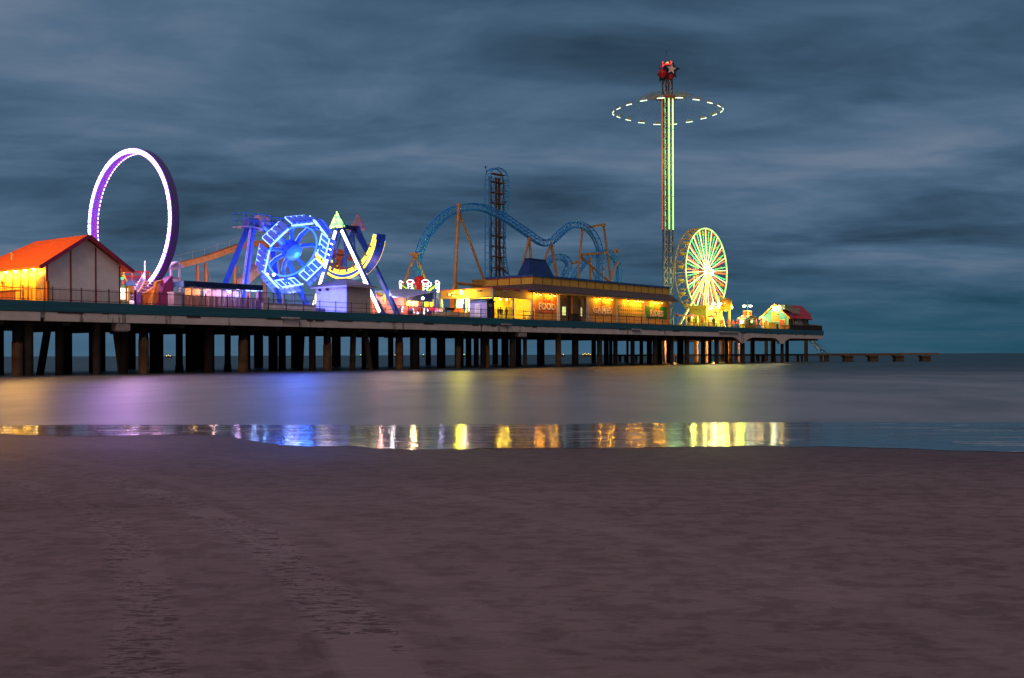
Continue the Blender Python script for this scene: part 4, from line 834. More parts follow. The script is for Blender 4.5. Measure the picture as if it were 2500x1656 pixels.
for k in range(3): z = p1[2]+(p0[2]-p1[2])*k/2; m.box(p0[0], p1[0], 4.85, 4.95, z-.04, z+.04)
m.box(p0[0], p0[0]+.08, 4.84, 4.95, p1[2], p0[2]); m.box(p1[0]-.08, p1[0], 4.84, 4.95, p1[2], p0[2]); pk.part('shutter_frame', m, P((.3, .1, .08), .5))
lamp((uv(925, 3.5), 3.2, DECK+2.6), (1, .35, .3), 160); lamp((uv(958, 3.5), 3.6, DECK+2.9), (1, .9, .9), 140, .2)
gb = T('game_booth', 'open game booth with a sloping pale blue roof and bright yellow prizes inside', 'booth', (uv(1010, 5), 5, DECK))
a, b_, c = uv(958, 4), uv(986, 4), uv(1050, 4); ze = U(986, 728, 4)[2]; zr_ = U(1048, 713, 4)[2]; q0 = U(955, 726, 4.2)
m = MB(); m.boards([(a, DECK), (b_, DECK), (b_, ze), (a, ze)], 'v', 4, .4, .03); m.box(a, b_, 4.01, 7.5, DECK, ze); gb.part('end_wall', m, P((.65, .42, .36), .5))
m = MB(); m.slab([(a-.3, 3.5, ze-.05), (b_-.2, 3.4, ze), (c, 3.4, zr_), (c, 8, zr_+.6), (a-.3, 8, ze+.9)], .1); gb.part('roof', m, P((.3, .32, .62), .5))
m = MB(); m.prism([(b_, ze-.35), (c, ze-.35), (c, zr_-.03), (b_, ze-.03)], 'v', 3.5, 3.6); gb.part('roof_fascia', m, P((.03, .045, .09), .5))
m = MB(); m.box(b_, c, 7.4, 7.6, DECK, ze+.4); gb.part('back_wall', m, P((.28, .2, .12), .6))
m = MB(); m.box(b_, c-.2, 4, 4.5, DECK, DECK+1.25); m.box(b_, c-.2, 3.95, 4.55, DECK+1.251, DECK+1.33); gb.part('counter', m, P((.5, .2, .16), .5))
for x in (1004, 1028, 1048): p = uv(x, 3.9); m = MB(); m.box(p-.08, p+.08, 3.85, 4.0, DECK, ze-.3); gb.part('post', m, P((.45, .15, .1), .5))
for x0, x1, y0, y1, cc, s_ in ((991, 999, 733, 748, (.75, .95, .1), 1.1), (1003, 1016, 731, 748, (1, .95, .2), 1.6), (1036, 1042, 732, 750, (1, .85, 0), 1.1), (1047, 1054, 731, 750, (.85, 1, .05), 1.2)):
    p, q = U(x0, y0, 6), U(x1, y1, 6); m = MB(); w_ = q[0]-p[0]
    m.prism([(p[0], q[2]), (p[0]+w_*.3, q[2]), (p[0]+w_*.45, p[2]-.6), (q[0]-w_*.25, p[2]-.6), (q[0]-w_*.25, q[2]), (q[0], q[2]), (q[0], p[2]), (p[0]+w_*.35, p[2]), (p[0], p[2]-.45)], 'v', 5.7, 6); gb.part('prize_display', m, E(cc, s_))
m = MB(); p, q = U(1019, 734, 5), U(1026, 747, 5); m.prism([(p[0], p[2]), (q[0], p[2]), (q[0]-.15, q[2]), (p[0]+.25, q[2])], 'v', 4.9, 5); gb.part('banner', m, P((.65, .01, .03), .4))
m = MB(); q = U(1032.5, 728.5, 3.4); m.ball(q, .2); gb.part('lamp', m, E((.8, 1, .8), 5))
for x0, x1, y0, y1, cc in ((975, 983, 748, 763, (.25, .22, .3)), (1000, 1010, 753, 766, (.03, .05, .14)), (1028, 1034, 753, 762, (.55, .03, .03)), (1036, 1042, 754, 762, (.4, .2, .5)), (1014, 1019, 762, 768, (.2, .12, .5)), (1025, 1035, 762, 768, (.05, .15, .25))):
    p, q = U(x0, y0, 3.6), U(x1, y1, 3.6); m = MB(); cu_ = ((p[0]+q[0])/2, 3.7, (p[2]+q[2])/2); m.lathe(cu_, [(.05, q[2]), ((q[0]-p[0])*.5, q[2]+.15), ((q[0]-p[0])*.55, (p[2]+q[2])/2), ((q[0]-p[0])*.35, p[2]-.1), (.05, p[2])], 10); o_ = gb.part('toy', m, P(cc, .4))
    m = MB(); 
    for k in range(3): m.ball((cu_[0]+random.uniform(-.2, .2), 3.45-(q[0]-p[0])*.3, q[2]+(p[2]-q[2])*(k+.5)/3), .07, 6, 4)
    gb.part('toy_light', m, E((.75, .85, 1), 3), o_)
lamp((uv(1012, 5), 5.2, ze-.5), (1, .85, .3), 190, .2); lamp((uv(1005, 3), 2.8, DECK+1.9), (1, .35, .3), 130)
# flying chair carousel with oval light stacks
cs = T('chair_carousel', 'small carousel with a ring of white oval light stacks and green light bars', 'ride', (uv(1022, 12), 12, DECK))
cc0 = U(1024, 702, 12); cu0 = cc0[0]; zc_ = cc0[2]; rad = (U(1073, 702, 12)[0]-U(975, 702, 12)[0])/2; rad = 2.8
m = MB(); m.tube((cu0, 12, DECK), (cu0, 12, zc_+.6), .45, 12); cs.part('mast', m, P((.12, .2, .5), .4))
m = MB(); z0 = U(1022, 690, 12)[2]; m.lathe((cu0, 12, 0), [(.3, zc_-1.3), (.75, zc_-.8), (.5, zc_), (.7, zc_+.3), (.7, z0+.7), (.02, z0+1)], 12); cs.part('crown', m, P((.7, .01, .02), .35))
for k in range(8):
    a = 2*math.pi*(k+.35)/8; d = Vector((math.cos(a), math.sin(a), 0)); sd = Vector((-math.sin(a), math.cos(a), 0)); c = Vector((cu0, 12, 0))
    m = MB(); m.bar(c+d*.8+Vector((0, 0, zc_-.7)), c+d*(rad-.2)+Vector((0, 0, zc_+.4)), .14, .2); o_ = cs.part('arm', m, P((.1, .3, .1), .4)); m = MB(); m.bar(c+d*1.0+Vector((0, 0, zc_-.82)), c+d*(rad-.3)+Vector((0, 0, zc_+.25)), .12, .12); cs.part('light_bar', m, E((.55, 1, .03), 1.6), o_)
    z = zc_+.62
    for j, (rx, rz, col) in enumerate(((.5, .26, (1, .95, .95)), (.37, .18, (.95, 1, .8)), (.34, .17, (.75, 1, .95)), (.28, .15, (.7, .95, 1)))):
        m = MB(); ring_ = [c+d*rad+sd*(rx*math.cos(q))+Vector((0, 0, z+rz*math.sin(q))) for q in [2*math.pi*i/18 for i in range(18)]]; m.path(ring_, .065, 6, True); o2 = cs.part('oval_light', m, E(col, 2.4))
        m = MB(); m.slab([c+d*(rad+.02)+sd*(rx*.75*math.cos(q))+Vector((0, 0, z+rz*.75*math.sin(q))) for q in [2*math.pi*i/14 for i in range(14)]], .04); cs.part('medallion', m, P([(.6, .02, .1), (.35, .25, .1), (.3, .18, .05), (.05, .2, .2)][j], .4), o2)
        z -= rz+[.2, .17, .15, .13][j]
    m = MB(); p = c+d*(rad+.6); 
    for s_ in (-.3, .3): m.tube(c+d*rad+sd*s_+Vector((0, 0, zc_-.8)), p+sd*s_+Vector((0, 0, DECK+1.2)), .025, 5)
    cs.part('chain', m, P((.2, .25, .45), .4)); m = MB(); q = p+Vector((0, 0, DECK+.95)); m.slab([q-sd*.35-d*.25, q+sd*.35-d*.25, q+sd*.35+d*.25, q-sd*.35+d*.25], .08); m.slab([q-sd*.35-d*.25, q+sd*.35-d*.25, q+sd*.35-d*.3+Vector((0, 0, .6)), q-sd*.35-d*.3+Vector((0, 0, .6))], .06); cs.part('swing_seat', m, P((.5, .04, .08), .4))
for x in (1058, 1064): p = uv(x, 8); m = MB(); m.tube((p, 8, DECK), (p, 8, U(x, 706, 8)[2]), .16, 10); cs.part('column', m, P((.08, .16, .6), .4))
ak = T('prize_cart', 'blue and red sparkling prize cart right of the game booth', 'cart', (uv(1066, 3), 3, DECK)); p, q = U(1057, 754, 3), U(1078, 766, 3)
m = MB(); m.box(p[0], q[0], 3, 4.2, q[2], p[2]-.3); ak.part('body', m, P((.06, .12, .6), .4)); m = MB(); m.lathe(((p[0]+q[0])/2-.3, 3.5, 0), [(.9, p[2]-.3), (.7, p[2]), (.1, p[2]+.35)], 10); ak.part('toy_heap', m, P((.55, .04, .1), .4))
m = MB()
for k in range(26): m.ball((random.uniform(p[0], q[0]), 2.96, random.uniform(q[2], p[2]-.2)), .05, 6, 4)
ak.part('light_cluster', m, E((.7, .75, 1), 2.5))
for u_ in (p[0]+.3, q[0]-.3): m = MB(); m.tube((u_, 3.3, q[2]-.28), (u_, 3.45, q[2]-.28), .28, 12); ak.part('wheel', m, DARK)
lamp(((p[0]+q[0])/2, 2.3, q[2]+.8), (.5, .5, 1), 45)
# ------------------------------------------------------------------ orange food stand
fv = 3.0
s0 = uv(1203, fv); s1 = uv(1302, fv)-.25; vL = V(1076, 740, s0)[1]; vL = min(vL, 16); zt = U(1203, 704, fv)[2]; zo = U(1203, 724, fv)[2]
bs_ = T('food_stand', 'corner food stand with orange fascia and wide lit openings, left of the FOOD board', 'food stand', (s0+3, 7, DECK))
ORF = P((.62, .3, .06), .55, var=.12)
m = MB(); m.box(s0, s1, fv, fv+.15, zo, zt); bs_.part('front_fascia', m, P((.42, .26, .06), .55)); m = MB(); m.box(s0-.002, s0+.15, fv+.151, vL, zo, zt); bs_.part('side_fascia', m, ORF)
m = MB(); m.box(s0-.12, s1, fv-.12, fv+.2, zt+.001, zt+.12); m.box(s0-.12, s0+.2, fv+.201, vL+.1, zt+.001, zt+.12); bs_.part('cornice', m, P((.6, .06, .04), .45))
m = MB(); m.box(s0+.2, s1, fv+.2, vL, zt-.35, zt-.2); bs_.part('ceiling', m, P((.8, .65, .35), .6))
m = MB(); m.box(s0+.3, s1, fv+4.2, fv+4.4, DECK, zt-.36); m.box(s1-.2, s1, fv+.2, fv+4.19, DECK, zt-.36); bs_.part('back_wall', m, P((.8, .62, .18), .5))
COLP = P((.35, .36, .4), .4)
for u_ in (s0, (s0+s1)/2, s1-.25): m = MB(); m.box(u_-.06, u_+.2, fv-.06, fv+.2, DECK, zt-.001 if u_ == s0 else zo); bs_.part('post', m, COLP)
v1_ = V(1137, 740, s0)[1]
for v in (v1_, vL): m = MB(); m.box(s0-.06, s0+.2, v-.25, v, DECK, zo); bs_.part('post', m, WHITE)
m = MB(); m.box(s0-.04, s0+.19, fv+.2, vL, zo-.1, zo-.001); m.box(s0+.2, s1, fv-.04, fv+.19, zo-.1, zo-.001); bs_.part('opening_trim', m, P((.12, .14, .12), .5))
m = MB(); m.box(s0+.25, s0+.45, fv+5.5, vL-.3, DECK+.02, DECK+1.1); m.box(s0+.1, s0+.6, fv+5.4, vL-.25, DECK+1.101, DECK+1.18); bs_.part('counter', m, P((.6, .4, .15), .5))
for x0, x1, y0, y1, cc, s_ in ((1115, 1131, 732, 742, (1, .92, .55), 2.6), (1110, 1129, 743, 752, (1, .85, .4), 2.2), (1143, 1146, 730, 760, (1, .95, .6), 2.0)):
    a_, c_ = V(x0, y0, s0+2.2), V(x1, y1, s0+2.2); m = MB(); m.box(s0+2.2, s0+2.3, min(a_[1], c_[1]), max(a_[1], c_[1]), c_[2], a_[2]); bs_.part('lit_shelf', m, E(cc, s_))
for x0, x1, y0, y1, cc in ((1099, 1108, 730, 760, (.7, .2, .02)), (1108, 1113, 730, 752, (.15, .2, .05)), (1108, 1130, 754, 762, (.7, .12, .02))):
    a_, c_ = V(x0, y0, s0+1.8), V(x1, y1, s0+1.8); m = MB(); m.box(s0+1.8, s0+1.9, min(a_[1], c_[1]), max(a_[1], c_[1]), c_[2], a_[2]); bs_.part('menu_panel', m, P(cc, .5))
a_, c_ = V(1093, 715, s0-.1), V(1114, 723, s0-.1); v0, v1 = min(a_[1], c_[1]), max(a_[1], c_[1]); m = MB(); m.box(s0-.1, s0-.003, v0, v1, c_[2], a_[2]); sg = bs_.part('sign', m, P((.62, .05, .04), .4))
zc2 = (a_[2]+c_[2])/2; m = MB(); m.tube((s0-.16, v1-.35, zc2), (s0-.101, v1-.35, zc2), .24, 18); bs_.part('emblem', m, P((.75, .75, .78), .4), sg)
m = MB()
for r_, k0, k1 in ((.22, .1, .62), (-.22, .06, .5)):
    for k in range(5): f0 = k0+(k1-k0)*k/5; f1 = f0+(k1-k0)/5*.7; m.box(s0-.13, s0-.101, v0+(v1-v0)*f0, v0+(v1-v0)*f1, zc2+r_-.13, zc2+r_+.13)
bs_.part('worn_lettering', m, P((.75, .6, .6), .4), sg)
for x in (1243, 1256): p, q = U(x, 734, fv+4.1), U(x+9, 742.5, fv+4.1); m = MB(); m.box(p[0], q[0], fv+4.1, fv+4.19, q[2], p[2]); bs_.part('menu_board', m, P((.7, .06, .03), .4))
m = MB(); p, q = U(1256, 748, fv+4), U(1263, 758, fv+4); m.box(p[0], q[0], fv+3.6, fv+4.1, DECK, p[2]); bs_.part('drinks_cabinet', m, E((.8, 1, .7), 1.6))
m = MB(); p, q = U(1208, 747, fv+3.4), U(1250, 749, fv+3.4); m.box(p[0], q[0], fv+3.2, fv+3.6, p[2]-.12, p[2]); m.box(p[0]+.2, q[0]-.2, fv+3.3, fv+3.5, DECK+.01, p[2]-.121); bs_.part('serving_counter', m, P((.4, .38, .1), .5))
m = MB(); q = U(1126, 714, s0)
q = V(1126, 714, s0-.5); m.ball(q, .3); m.bar((s0-.5, q[1], q[2]), (s0-.01, q[1], q[2]-.1), .08); bs_.part('globe_lamp', m, E((1, .9, .2), 14)); lamp((q[0]-.4, q[1], q[2]-.2), (1, .9, .04), 600, .3)
for x, u_ in ((1132, s0+.6), (1151, s0+.6)): q = V(x, 728, u_); m = MB(); m.ball(q, .13); bs_.part('ceiling_lamp', m, E((1, .85, .4), 6)); lamp(q[:2]+(q[2]-.25,), (1, .6, .08), 130, .15)
for x, v in ((1195, fv+3), (1221, fv+2.2), (1237, fv+2.2), (1280, fv+2.6)): q = U(x, 727, v); m = MB(); m.ball((q[0], v, zo-.15), .14); bs_.part('ceiling_lamp', m, E((1, .85, .4), 6)); lamp((q[0], v, zo-.5), (1, .6, .05), 140, .15)
for x, v in ((1170, 'L'), (1234, 'F'), (1272, 'F')):
    m = MB()
    if v == 'L': q = V(x, 710, s0-.25); m.box(s0-.5, s0-.01, q[1]-.3, q[1]+.3, q[2]-.15, q[2]+.05)
    else: q = U(x, 711, fv-.2); m.box(q[0]-.18, q[0]+.18, fv-.45, fv-.01, q[2]-.1, q[2]+.12)
    bs_.part('flood_lamp', m, P((.3, .28, .28), .5))
m = MB(); p, q = U(1083, 753, 2.4), U(1107, 759, 2.4); dk_ = T('dark_planter', 'black trough planter on the railing before the orange stand', 'planter', (p[0], 2.3, DECK)); m.box(p[0], q[0], 2.2, 2.6, q[2], p[2]); m.box(p[0]-.05, q[0]+.05, 2.15, 2.65, p[2], p[2]+.06); dk_.part('trough', m, DARK); m = MB()
for k in (.15, .85): u_ = p[0]+(q[0]-p[0])*k; m.box(u_-.05, u_+.05, 2.35, 2.45, DECK, q[2])
dk_.part('stand', m, DARK)
wl = T('low_fence', 'low pale slatted fence at the foot of the orange stand', 'fence', (uv(1110, 2), 2, DECK)); a, c = uv(1055, 1.9), uv(1148, 1.9); m = MB()
k = int((c-a)/.3)
for i in range(k): q = a+(c-a)*i/k; m.box(q, q+.24, 1.9, 1.94, DECK+.02, DECK+.72)
wl.part('slats', m, P((.62, .45, .25), .6)); m = MB(); m.box(a, c, 1.941, 1.99, DECK+.55, DECK+.62); m.box(a, c, 1.941, 1.99, DECK+.12, DECK+.19); wl.part('rail', m, P((.4, .28, .14), .6))
# shed
sh = T('garden_shed', 'small lilac shed with a white door and dark navy gabled end', 'shed', (uv(1180, 1.5), 1.5, DECK))
un = uv(1187.5, 1.2); uf = uv(1206.5, 1.2); vS = V(1147, 760, un)[1]; ze = U(1187, 734, 1.2)[2]; um_ = (un+uf)/2; zp = U(1196, 728.5, 1.2)[2]
m = MB(); m.prism([(un, DECK), (uf, DECK), (uf, ze), (um_, zp), (un, ze)], 'v', 1.2, 1.3); sh.part('gable_end', m, P((.015, .035, .07), .5))
m = MB(); m.box(un+.001, uf-.001, 1.301, vS, DECK, ze); m.boards([(1.3, DECK), (vS, DECK), (vS, ze), (1.3, ze)], 'u', un, .24, .03); sh.part('side_wall', m, P((.42, .38, .72), .55))
m = MB(); m.slab([(un-.2, 1.0, ze-.12), (un-.2, vS+.15, ze-.12), (um_, vS+.15, zp+.02), (um_, 1.0, zp+.02)], .08); m.slab([(um_, 1.0, zp+.02), (um_, vS+.15, zp+.02), (uf+.2, vS+.15, ze-.12), (uf+.2, 1.0, ze-.12)], .08); sh.part('roof', m, P((.04, .09, .16), .5))
a_, c_ = V(1160, 740, un)[1], V(1172, 740, un)[1]; m = MB(); m.box(un-.08, un-.031, c_, a_, DECK+.05, DECK+2.05); dr = sh.part('door', m, WHITE); m = MB(); m.box(un-.11, un-.081, c_+.1, a_-.1, DECK+.2, DECK+1.0); m.box(un-.11, un-.081, c_+.1, a_-.1, DECK+1.15, DECK+1.95); sh.part('door_panel', m, P((.6, .58, .66), .5), dr)
m = MB(); m.box(un-.06, un+.06, 1.12, 1.199, DECK, ze-.1); m.box(un-.06, un-.031, vS-.14, vS, DECK, ze-.1); m.box(un-.05, un-.02, 1.25, vS, ze-.16, ze-.02); sh.part('trim', m, WHITE)
p, q = U(1194, 741, 1.15), U(1201, 749, 1.15); m = MB(); m.box(p[0], q[0], 1.13, 1.199, q[2], p[2]); nb = sh.part('notice', m, P((.45, .42, .4), .5)); m = MB(); 
for k in range(3): m.box(p[0]+.1, q[0]-.1, 1.11, 1.129, q[2]+.15+k*.25, q[2]+.22+k*.25)
sh.part('notice_print', m, P((.05, .08, .1), .5), nb)
lamp((un-2.0, 3.4, DECK+2.8), (.6, .55, 1), 60, .3)

# ------------------------------------------------------------------ long amusement hall with FOOD, GAMES and RIDES boards
hv = 3.0
h0 = uv(1303, hv); h1 = U(1632, 790, hv)[0]; zw = U(1304, 713, hv)[2]
hall = T('amusement_hall', 'long mustard amusement hall with a tiled awning, yellow parapet and FOOD, GAMES and RIDES boards', 'building', ((h0+h1)/2, 9, DECK))
MUS = P((.5, .3, .08), .6, var=.15); Z = lambda a, b, v: U(1250+a/5.26, 640+b/5.26, v)
zA_ = Z(275, 360, 2.0)[2]; e0 = h0-1.0; e1 = U(1655, 737.5, 1.9)[0]; ze = (Z(290, 362, 1.9)[2]+U(1655, 738, 1.9)[2])/2; zq = (Z(285, 288, 4)[2]+Z(2010, 432, 4)[2])/2
zt1 = (Z(275, 178, 4)[2]+Z(2010, 345, 4)[2])/2; p0_ = U(1302, 690, 4.0)[0]; p1_ = U(1633, 712, 4.0)[0]; vb_ = 20
m = MB(); m.box(h0, h1, hv, 16, DECK, ze-.05); hall.part('front_wall', m, MUS)
m = MB(); m.box(p0_, p1_, 4.0, 16, ze, zt1); hall.part('parapet', m, P((.68, .42, .06), .55, var=.12))
vE = V(1187, 690, p0_)[1]
m = MB(); m.box(p0_, p0_+.4, 4.001+12, vE, zq, zt1); m.box(p0_+.4, p1_, 16, vE, zq, zt1-.1); hall.part('parapet', m, P((.62, .33, .07), .55))
BAT = P((.22, .07, .03), .5)
n = 17
for i in range(n+1): q = p0_+(p1_-p0_)*i/n; m = MB(); m.box(q-.06, q+.06, 3.95, 3.999, zq, zt1); hall.part('batten', m, BAT if i else REDM)
for i in range(1, 4): q = 4+(vE-4)*i/4; m = MB(); m.box(p0_-.06, p0_-.001, q-.07, q+.07, zq, zt1); hall.part('batten', m, REDM)
m = MB(); m.box(p0_-.15, p1_+.15, 3.85, 4.3, zt1+.001, zt1+.28); m.box(p0_-.15, p0_+.3, 4.301, vE, zt1+.001, zt1+.28); hall.part('coping', m, P((.015, .09, .32), .4))
m = MB(); m.box(p0_-.07, p0_-.002, 4, vE, zq, zq+.12); m.box(p0_-.07, p0_-.002, 4, vE, zt1-.14, zt1-.02); hall.part('red_trim', m, REDM)
TIL = P((.11, .075, .08), .8, var=.45, sc_=4)
zbk = zq+.02
m = MB(); m.slab([(e0, 1.9, ze), (e1, 1.9, ze), (p1_+.3, 3.94, zbk), (p0_-.1, 3.94, zbk)], .12); m.slab([(e0, 1.9, ze), (p0_-.1, 3.94, zbk), (p0_-.1, vE, zbk), (e0-2.4, vE, ze)], .12); m.slab([(e1, 1.9, ze), (e1, 10, ze), (p1_+.3, 8, zbk), (p1_+.3, 3.94, zbk)], .12); aw = hall.part('awning', m, TIL)
m = MB(); m.box(e0, e1, 1.84, 1.9, ze-.24, ze+.02); hall.part('awning_fascia', m, P((.5, .3, .07), .5), aw); m = MB(); m.box(e0+.05, e1-.05, 1.901, 2.99, ze-.2, ze-.15); hall.part('soffit', m, P((.6, .4, .12), .6), aw)
for x in (1333, 1461): m = MB(); q0 = U(x-8, 702, 3.9); m.bar((q0[0], 3.9, zbk+.1), (q0[0]+.4, 1.9, ze+.13), .06, .08); hall.part('awning_seam', m, DARK, aw)
def board(x0, x1, y0, y1, mat, v=hv-.06):
    p, q = Z(x0, y0[0], v), Z(x1, y1[1], v); zT = (Z(x0, y0[0], v)[2]+Z(x1, y0[1], v)[2])/2; zB = (Z(x0, y1[0], v)[2]+Z(x1, y1[1], v)[2])/2
    return p[0], q[0], zB, zT
# FOOD
a, c, zb, zt = board(297, 582, (458, 470), (648, 662), None)
fb, t, b = nt('striped_board'); tc = nd(t, 'ShaderNodeTexCoord'); wv = nd(t, 'ShaderNodeTexWave', wave_type='BANDS', bands_direction='X'); wv.inputs['Scale'].default_value = 1.1; ln(t, tc.outputs['Object'], wv.inputs['Vector']); r_ = ramp(t, wv.outputs[1], [(.35, (.5, .06, .02)), (.6, (.7, .25, .05))]); ln(t, r_.outputs[0], b.inputs['Base Color'])
m = MB(); m.box(a, c, hv-.06, hv-.001, zb, zt); bd = hall.part('food_board', m, fb); lz0 = (Z(340, 612, hv)[2]+Z(560, 622, hv)[2])/2; lz1 = (Z(340, 525, hv)[2]+Z(560, 530, hv)[2])/2; la, lc = Z(342, 560, hv-.1)[0], Z(560, 560, hv-.1)[0]
LET = P((.75, .68, .62), .5); SHD = P((.12, .04, .04), .6)
m = MB(); text(m, 'FOOD', la-.03, lc+.1, lz0-.13, lz1+.04, hv-.062, .012, .07); serif(m, la+.08, lc+.08, lz0-.09, lz1-.09, hv-.062, 'FOOD', .07); hall.part('letter_shadow', m, SHD, bd)
m = MB(); text(m, 'FOOD', la, lc, lz0, lz1, hv-.09, .03, .035); serif(m, la, lc, lz0, lz1, hv-.1, 'FOOD', .07); hall.part('lettering', m, LET, bd)
def emblem(x, y, bd, w=.9, col=(.75, .25, .03), dk=(.25, .08, .02)):
    q = Z(x, y, hv-.1); m = MB(); pts_ = [(q[0]-w, q[2]-.12), (q[0]+w, q[2]-.12), (q[0]+w*.85, q[2]+.2)]
    for k in range(7): f = k/6; pts_.append((q[0]+w*(.8-1.6*f), q[2]+.28+(.35 if k % 2 else .12)))
    pts_.append((q[0]-w*.85, q[2]+.2)); m.prism(pts_, 'v', hv-.13, hv-.062); e_ = hall.part('emblem', m, P(col, .5), bd)
    m = MB()
    for k in range(5): u_ = q[0]+w*(-.7+.35*k); m.box(u_-.08, u_+.08, hv-.15, hv-.131, q[2]-.02, q[2]+.14)
    hall.part('emblem_bars', m, P(dk, .5), e_)
emblem(450, 500, bd, .95, (.6, .12, .03), (.15, .03, .02))
m = MB(); p, q = Z(285, 600, hv-.4), Z(325, 735, hv-.4); m.box(p[0], q[0], hv-.5, hv-.07, DECK, p[2]); hall.part('utility_box', m, P((.5, .26, .1), .6))
# GAMES
a, c, zb, zt = board(990, 1345, (455, 475), (672, 690), None); m = MB(); m.box(a, c, hv-.06, hv-.001, zb, zt); bd = hall.part('games_board', m, P((.5, .3, .07), .55, var=.15))
la, lc = Z(1043, 620, hv-.1)[0], Z(1283, 620, hv-.1)[0]; lz0 = (Z(1043, 650, hv)[2]+Z(1283, 668, hv)[2])/2; lz1 = (Z(1043, 568, hv)[2]+Z(1283, 590, hv)[2])/2
m = MB(); text(m, 'GAMES', la-.03, lc+.11, lz0-.16, lz1+.04, hv-.062, .012, .06); serif(m, la+.04, lc+.04, lz0-.08, lz1+.0, hv-.062, 'GAMES', .1); hall.part('letter_shadow', m, P((.1, .035, .05), .6), bd); m = MB(); text(m, 'GAMES', la, lc, lz0, lz1, hv-.08, .02, .012); serif(m, la, lc, lz0, lz1, hv-.1, 'GAMES', .07); hall.part('lettering', m, P((.8, .68, .66), .5), bd)
emblem(1178, 545, bd, .8, (.5, .25, .05), (.35, .03, .03))
# checker board
a, c, zb, zt = board(1370, 1697, (530, 555), (688, 700), None); ck, t, b = nt('diamond_board'); tc = nd(t, 'ShaderNodeTexCoord'); s3 = nd(t, 'ShaderNodeSeparateXYZ'); ln(t, tc.outputs['Object'], s3.inputs[0])
dx = math_(t, 'ABSOLUTE', math_(t, 'SUBTRACT', math_(t, 'FRACT', math_(t, 'MULTIPLY', s3.outputs[0], 1.55)), .5)); dz = math_(t, 'ABSOLUTE', math_(t, 'SUBTRACT', math_(t, 'FRACT', math_(t, 'MULTIPLY', s3.outputs[2], 1.5)), .5)); k_ = math_(t, 'LESS_THAN', math_(t, 'ADD', dx, dz), .42)
mx_ = nd(t, 'ShaderNodeMix', data_type='RGBA'); ln(t, k_, mx_.inputs[0]); mx_.inputs[6].default_value = (.7, .42, .1, 1); mx_.inputs[7].default_value = (.08, .3, .04, 1); ln(t, mx_.outputs[2], b.inputs['Base Color'])
m = MB(); m.box(a, c, hv-.06, hv-.001, zb, zt); hall.part('diamond_board', m, ck)
# RIDES
a, c, zb, zt = board(1718, 2008, (558, 582), (720, 730), None); m = MB(); m.box(a, c, hv-.06, hv-.001, zb, zt); bd = hall.part('rides_board', m, P((.03, .26, .05), .55, var=.2, sc_=3))
la, lc = Z(1772, 660, hv-.1)[0], Z(1943, 660, hv-.1)[0]; lz0 = (Z(1772, 695, hv)[2]+Z(1943, 702, hv)[2])/2; lz1 = (Z(1772, 612, hv)[2]+Z(1943, 630, hv)[2])/2
m = MB(); text(m, 'RIDES', la-.03, lc+.12, lz0-.14, lz1+.04, hv-.062, .012, .06); hall.part('letter_shadow', m, P((.02, .06, .02), .6), bd); m = MB(); text(m, 'RIDES', la, lc, lz0, lz1, hv-.09, .03, .03); serif(m, la, lc, lz0, lz1, hv-.1, 'RIDES', .07); hall.part('lettering', m, P((.72, .55, .5), .5), bd)
emblem(1862, 600, bd, .95, (.8, .25, .02), (.35, .08, .02))
for x, w_, mm in ((598, .35, WHITE), (735, .4, DARK), (760, .4, ORP), (880, .12, DARK), (970, .4, P((.5, .48, .46), .5)), (1350, .3, P((.45, .4, .34), .5)), (1702, .2, P((.5, .4, .3), .5)), (2010, .3, P((.5, .2, .06), .5)), (280, .3, P((.5, .25, .1), .5))):
    u_ = Z(x, 600, hv-.1)[0]; m = MB(); m.box(u_-w_, u_+w_, hv-.14, hv-.062, DECK, ze-.21); hall.part('pilaster', m, mm)
m = MB(); p, q = Z(620, 470, hv), Z(955, 470, hv); m.box(p[0], q[0], hv-.05, hv-.001, DECK, ze-.6); hall.part('doorway_panel', m, P((.2, .13, .06), .6))
for x0, x1, y0, y1 in ((642, 690, 568, 690), (877, 900, 578, 700)):
    p, q = Z(x0, y0, hv-.1), Z(x1, y1, hv-.1); m = MB(); m.box(p[0], q[0], hv-.12, hv-.052, q[2], p[2]); fr = hall.part('window_frame', m, P((.05, .12, .04), .5)); m = MB(); m.box(p[0]+.08, q[0]-.08, hv-.15, hv-.121, q[2]+.08, p[2]-.08); hall.part('lit_pane', m, E((.85, .95, .35), 1.3), fr)
    m = MB(); 
    for k in range(1, 6): m.box(p[0]+.08, q[0]-.08, hv-.17, hv-.151, q[2]+(p[2]-q[2])*k/6-.03, q[2]+(p[2]-q[2])*k/6+.03)
    m.box((p[0]+q[0])/2-.03, (p[0]+q[0])/2+.03, hv-.17, hv-.151, q[2]+.1, p[2]-.1); hall.part('pane_print', m, P((.2, .3, .08), .5), fr)
m = MB(); p, q = Z(772, 672, 2.4), Z(862, 745, 2.4); tbx = T('bin_store', 'dark slatted bin store beside the orange pilaster of the hall', 'bin', (p[0], 2.4, DECK))
for k in range(9): u_ = p[0]+(q[0]-p[0])*k/9; m.box(u_, u_+(q[0]-p[0])/9*.8, 2.3, 2.36, DECK, p[2])
tbx.part('slat_front', m, DARK); m = MB(); m.box(p[0], q[0], 2.37, 2.9, DECK, p[2]-.1); tbx.part('body', m, DARK); m = MB(); m.box(p[0]-.05, q[0]+.05, 2.25, 2.95, p[2], p[2]+.07); tbx.part('lid', m, P((.05, .04, .03), .5))
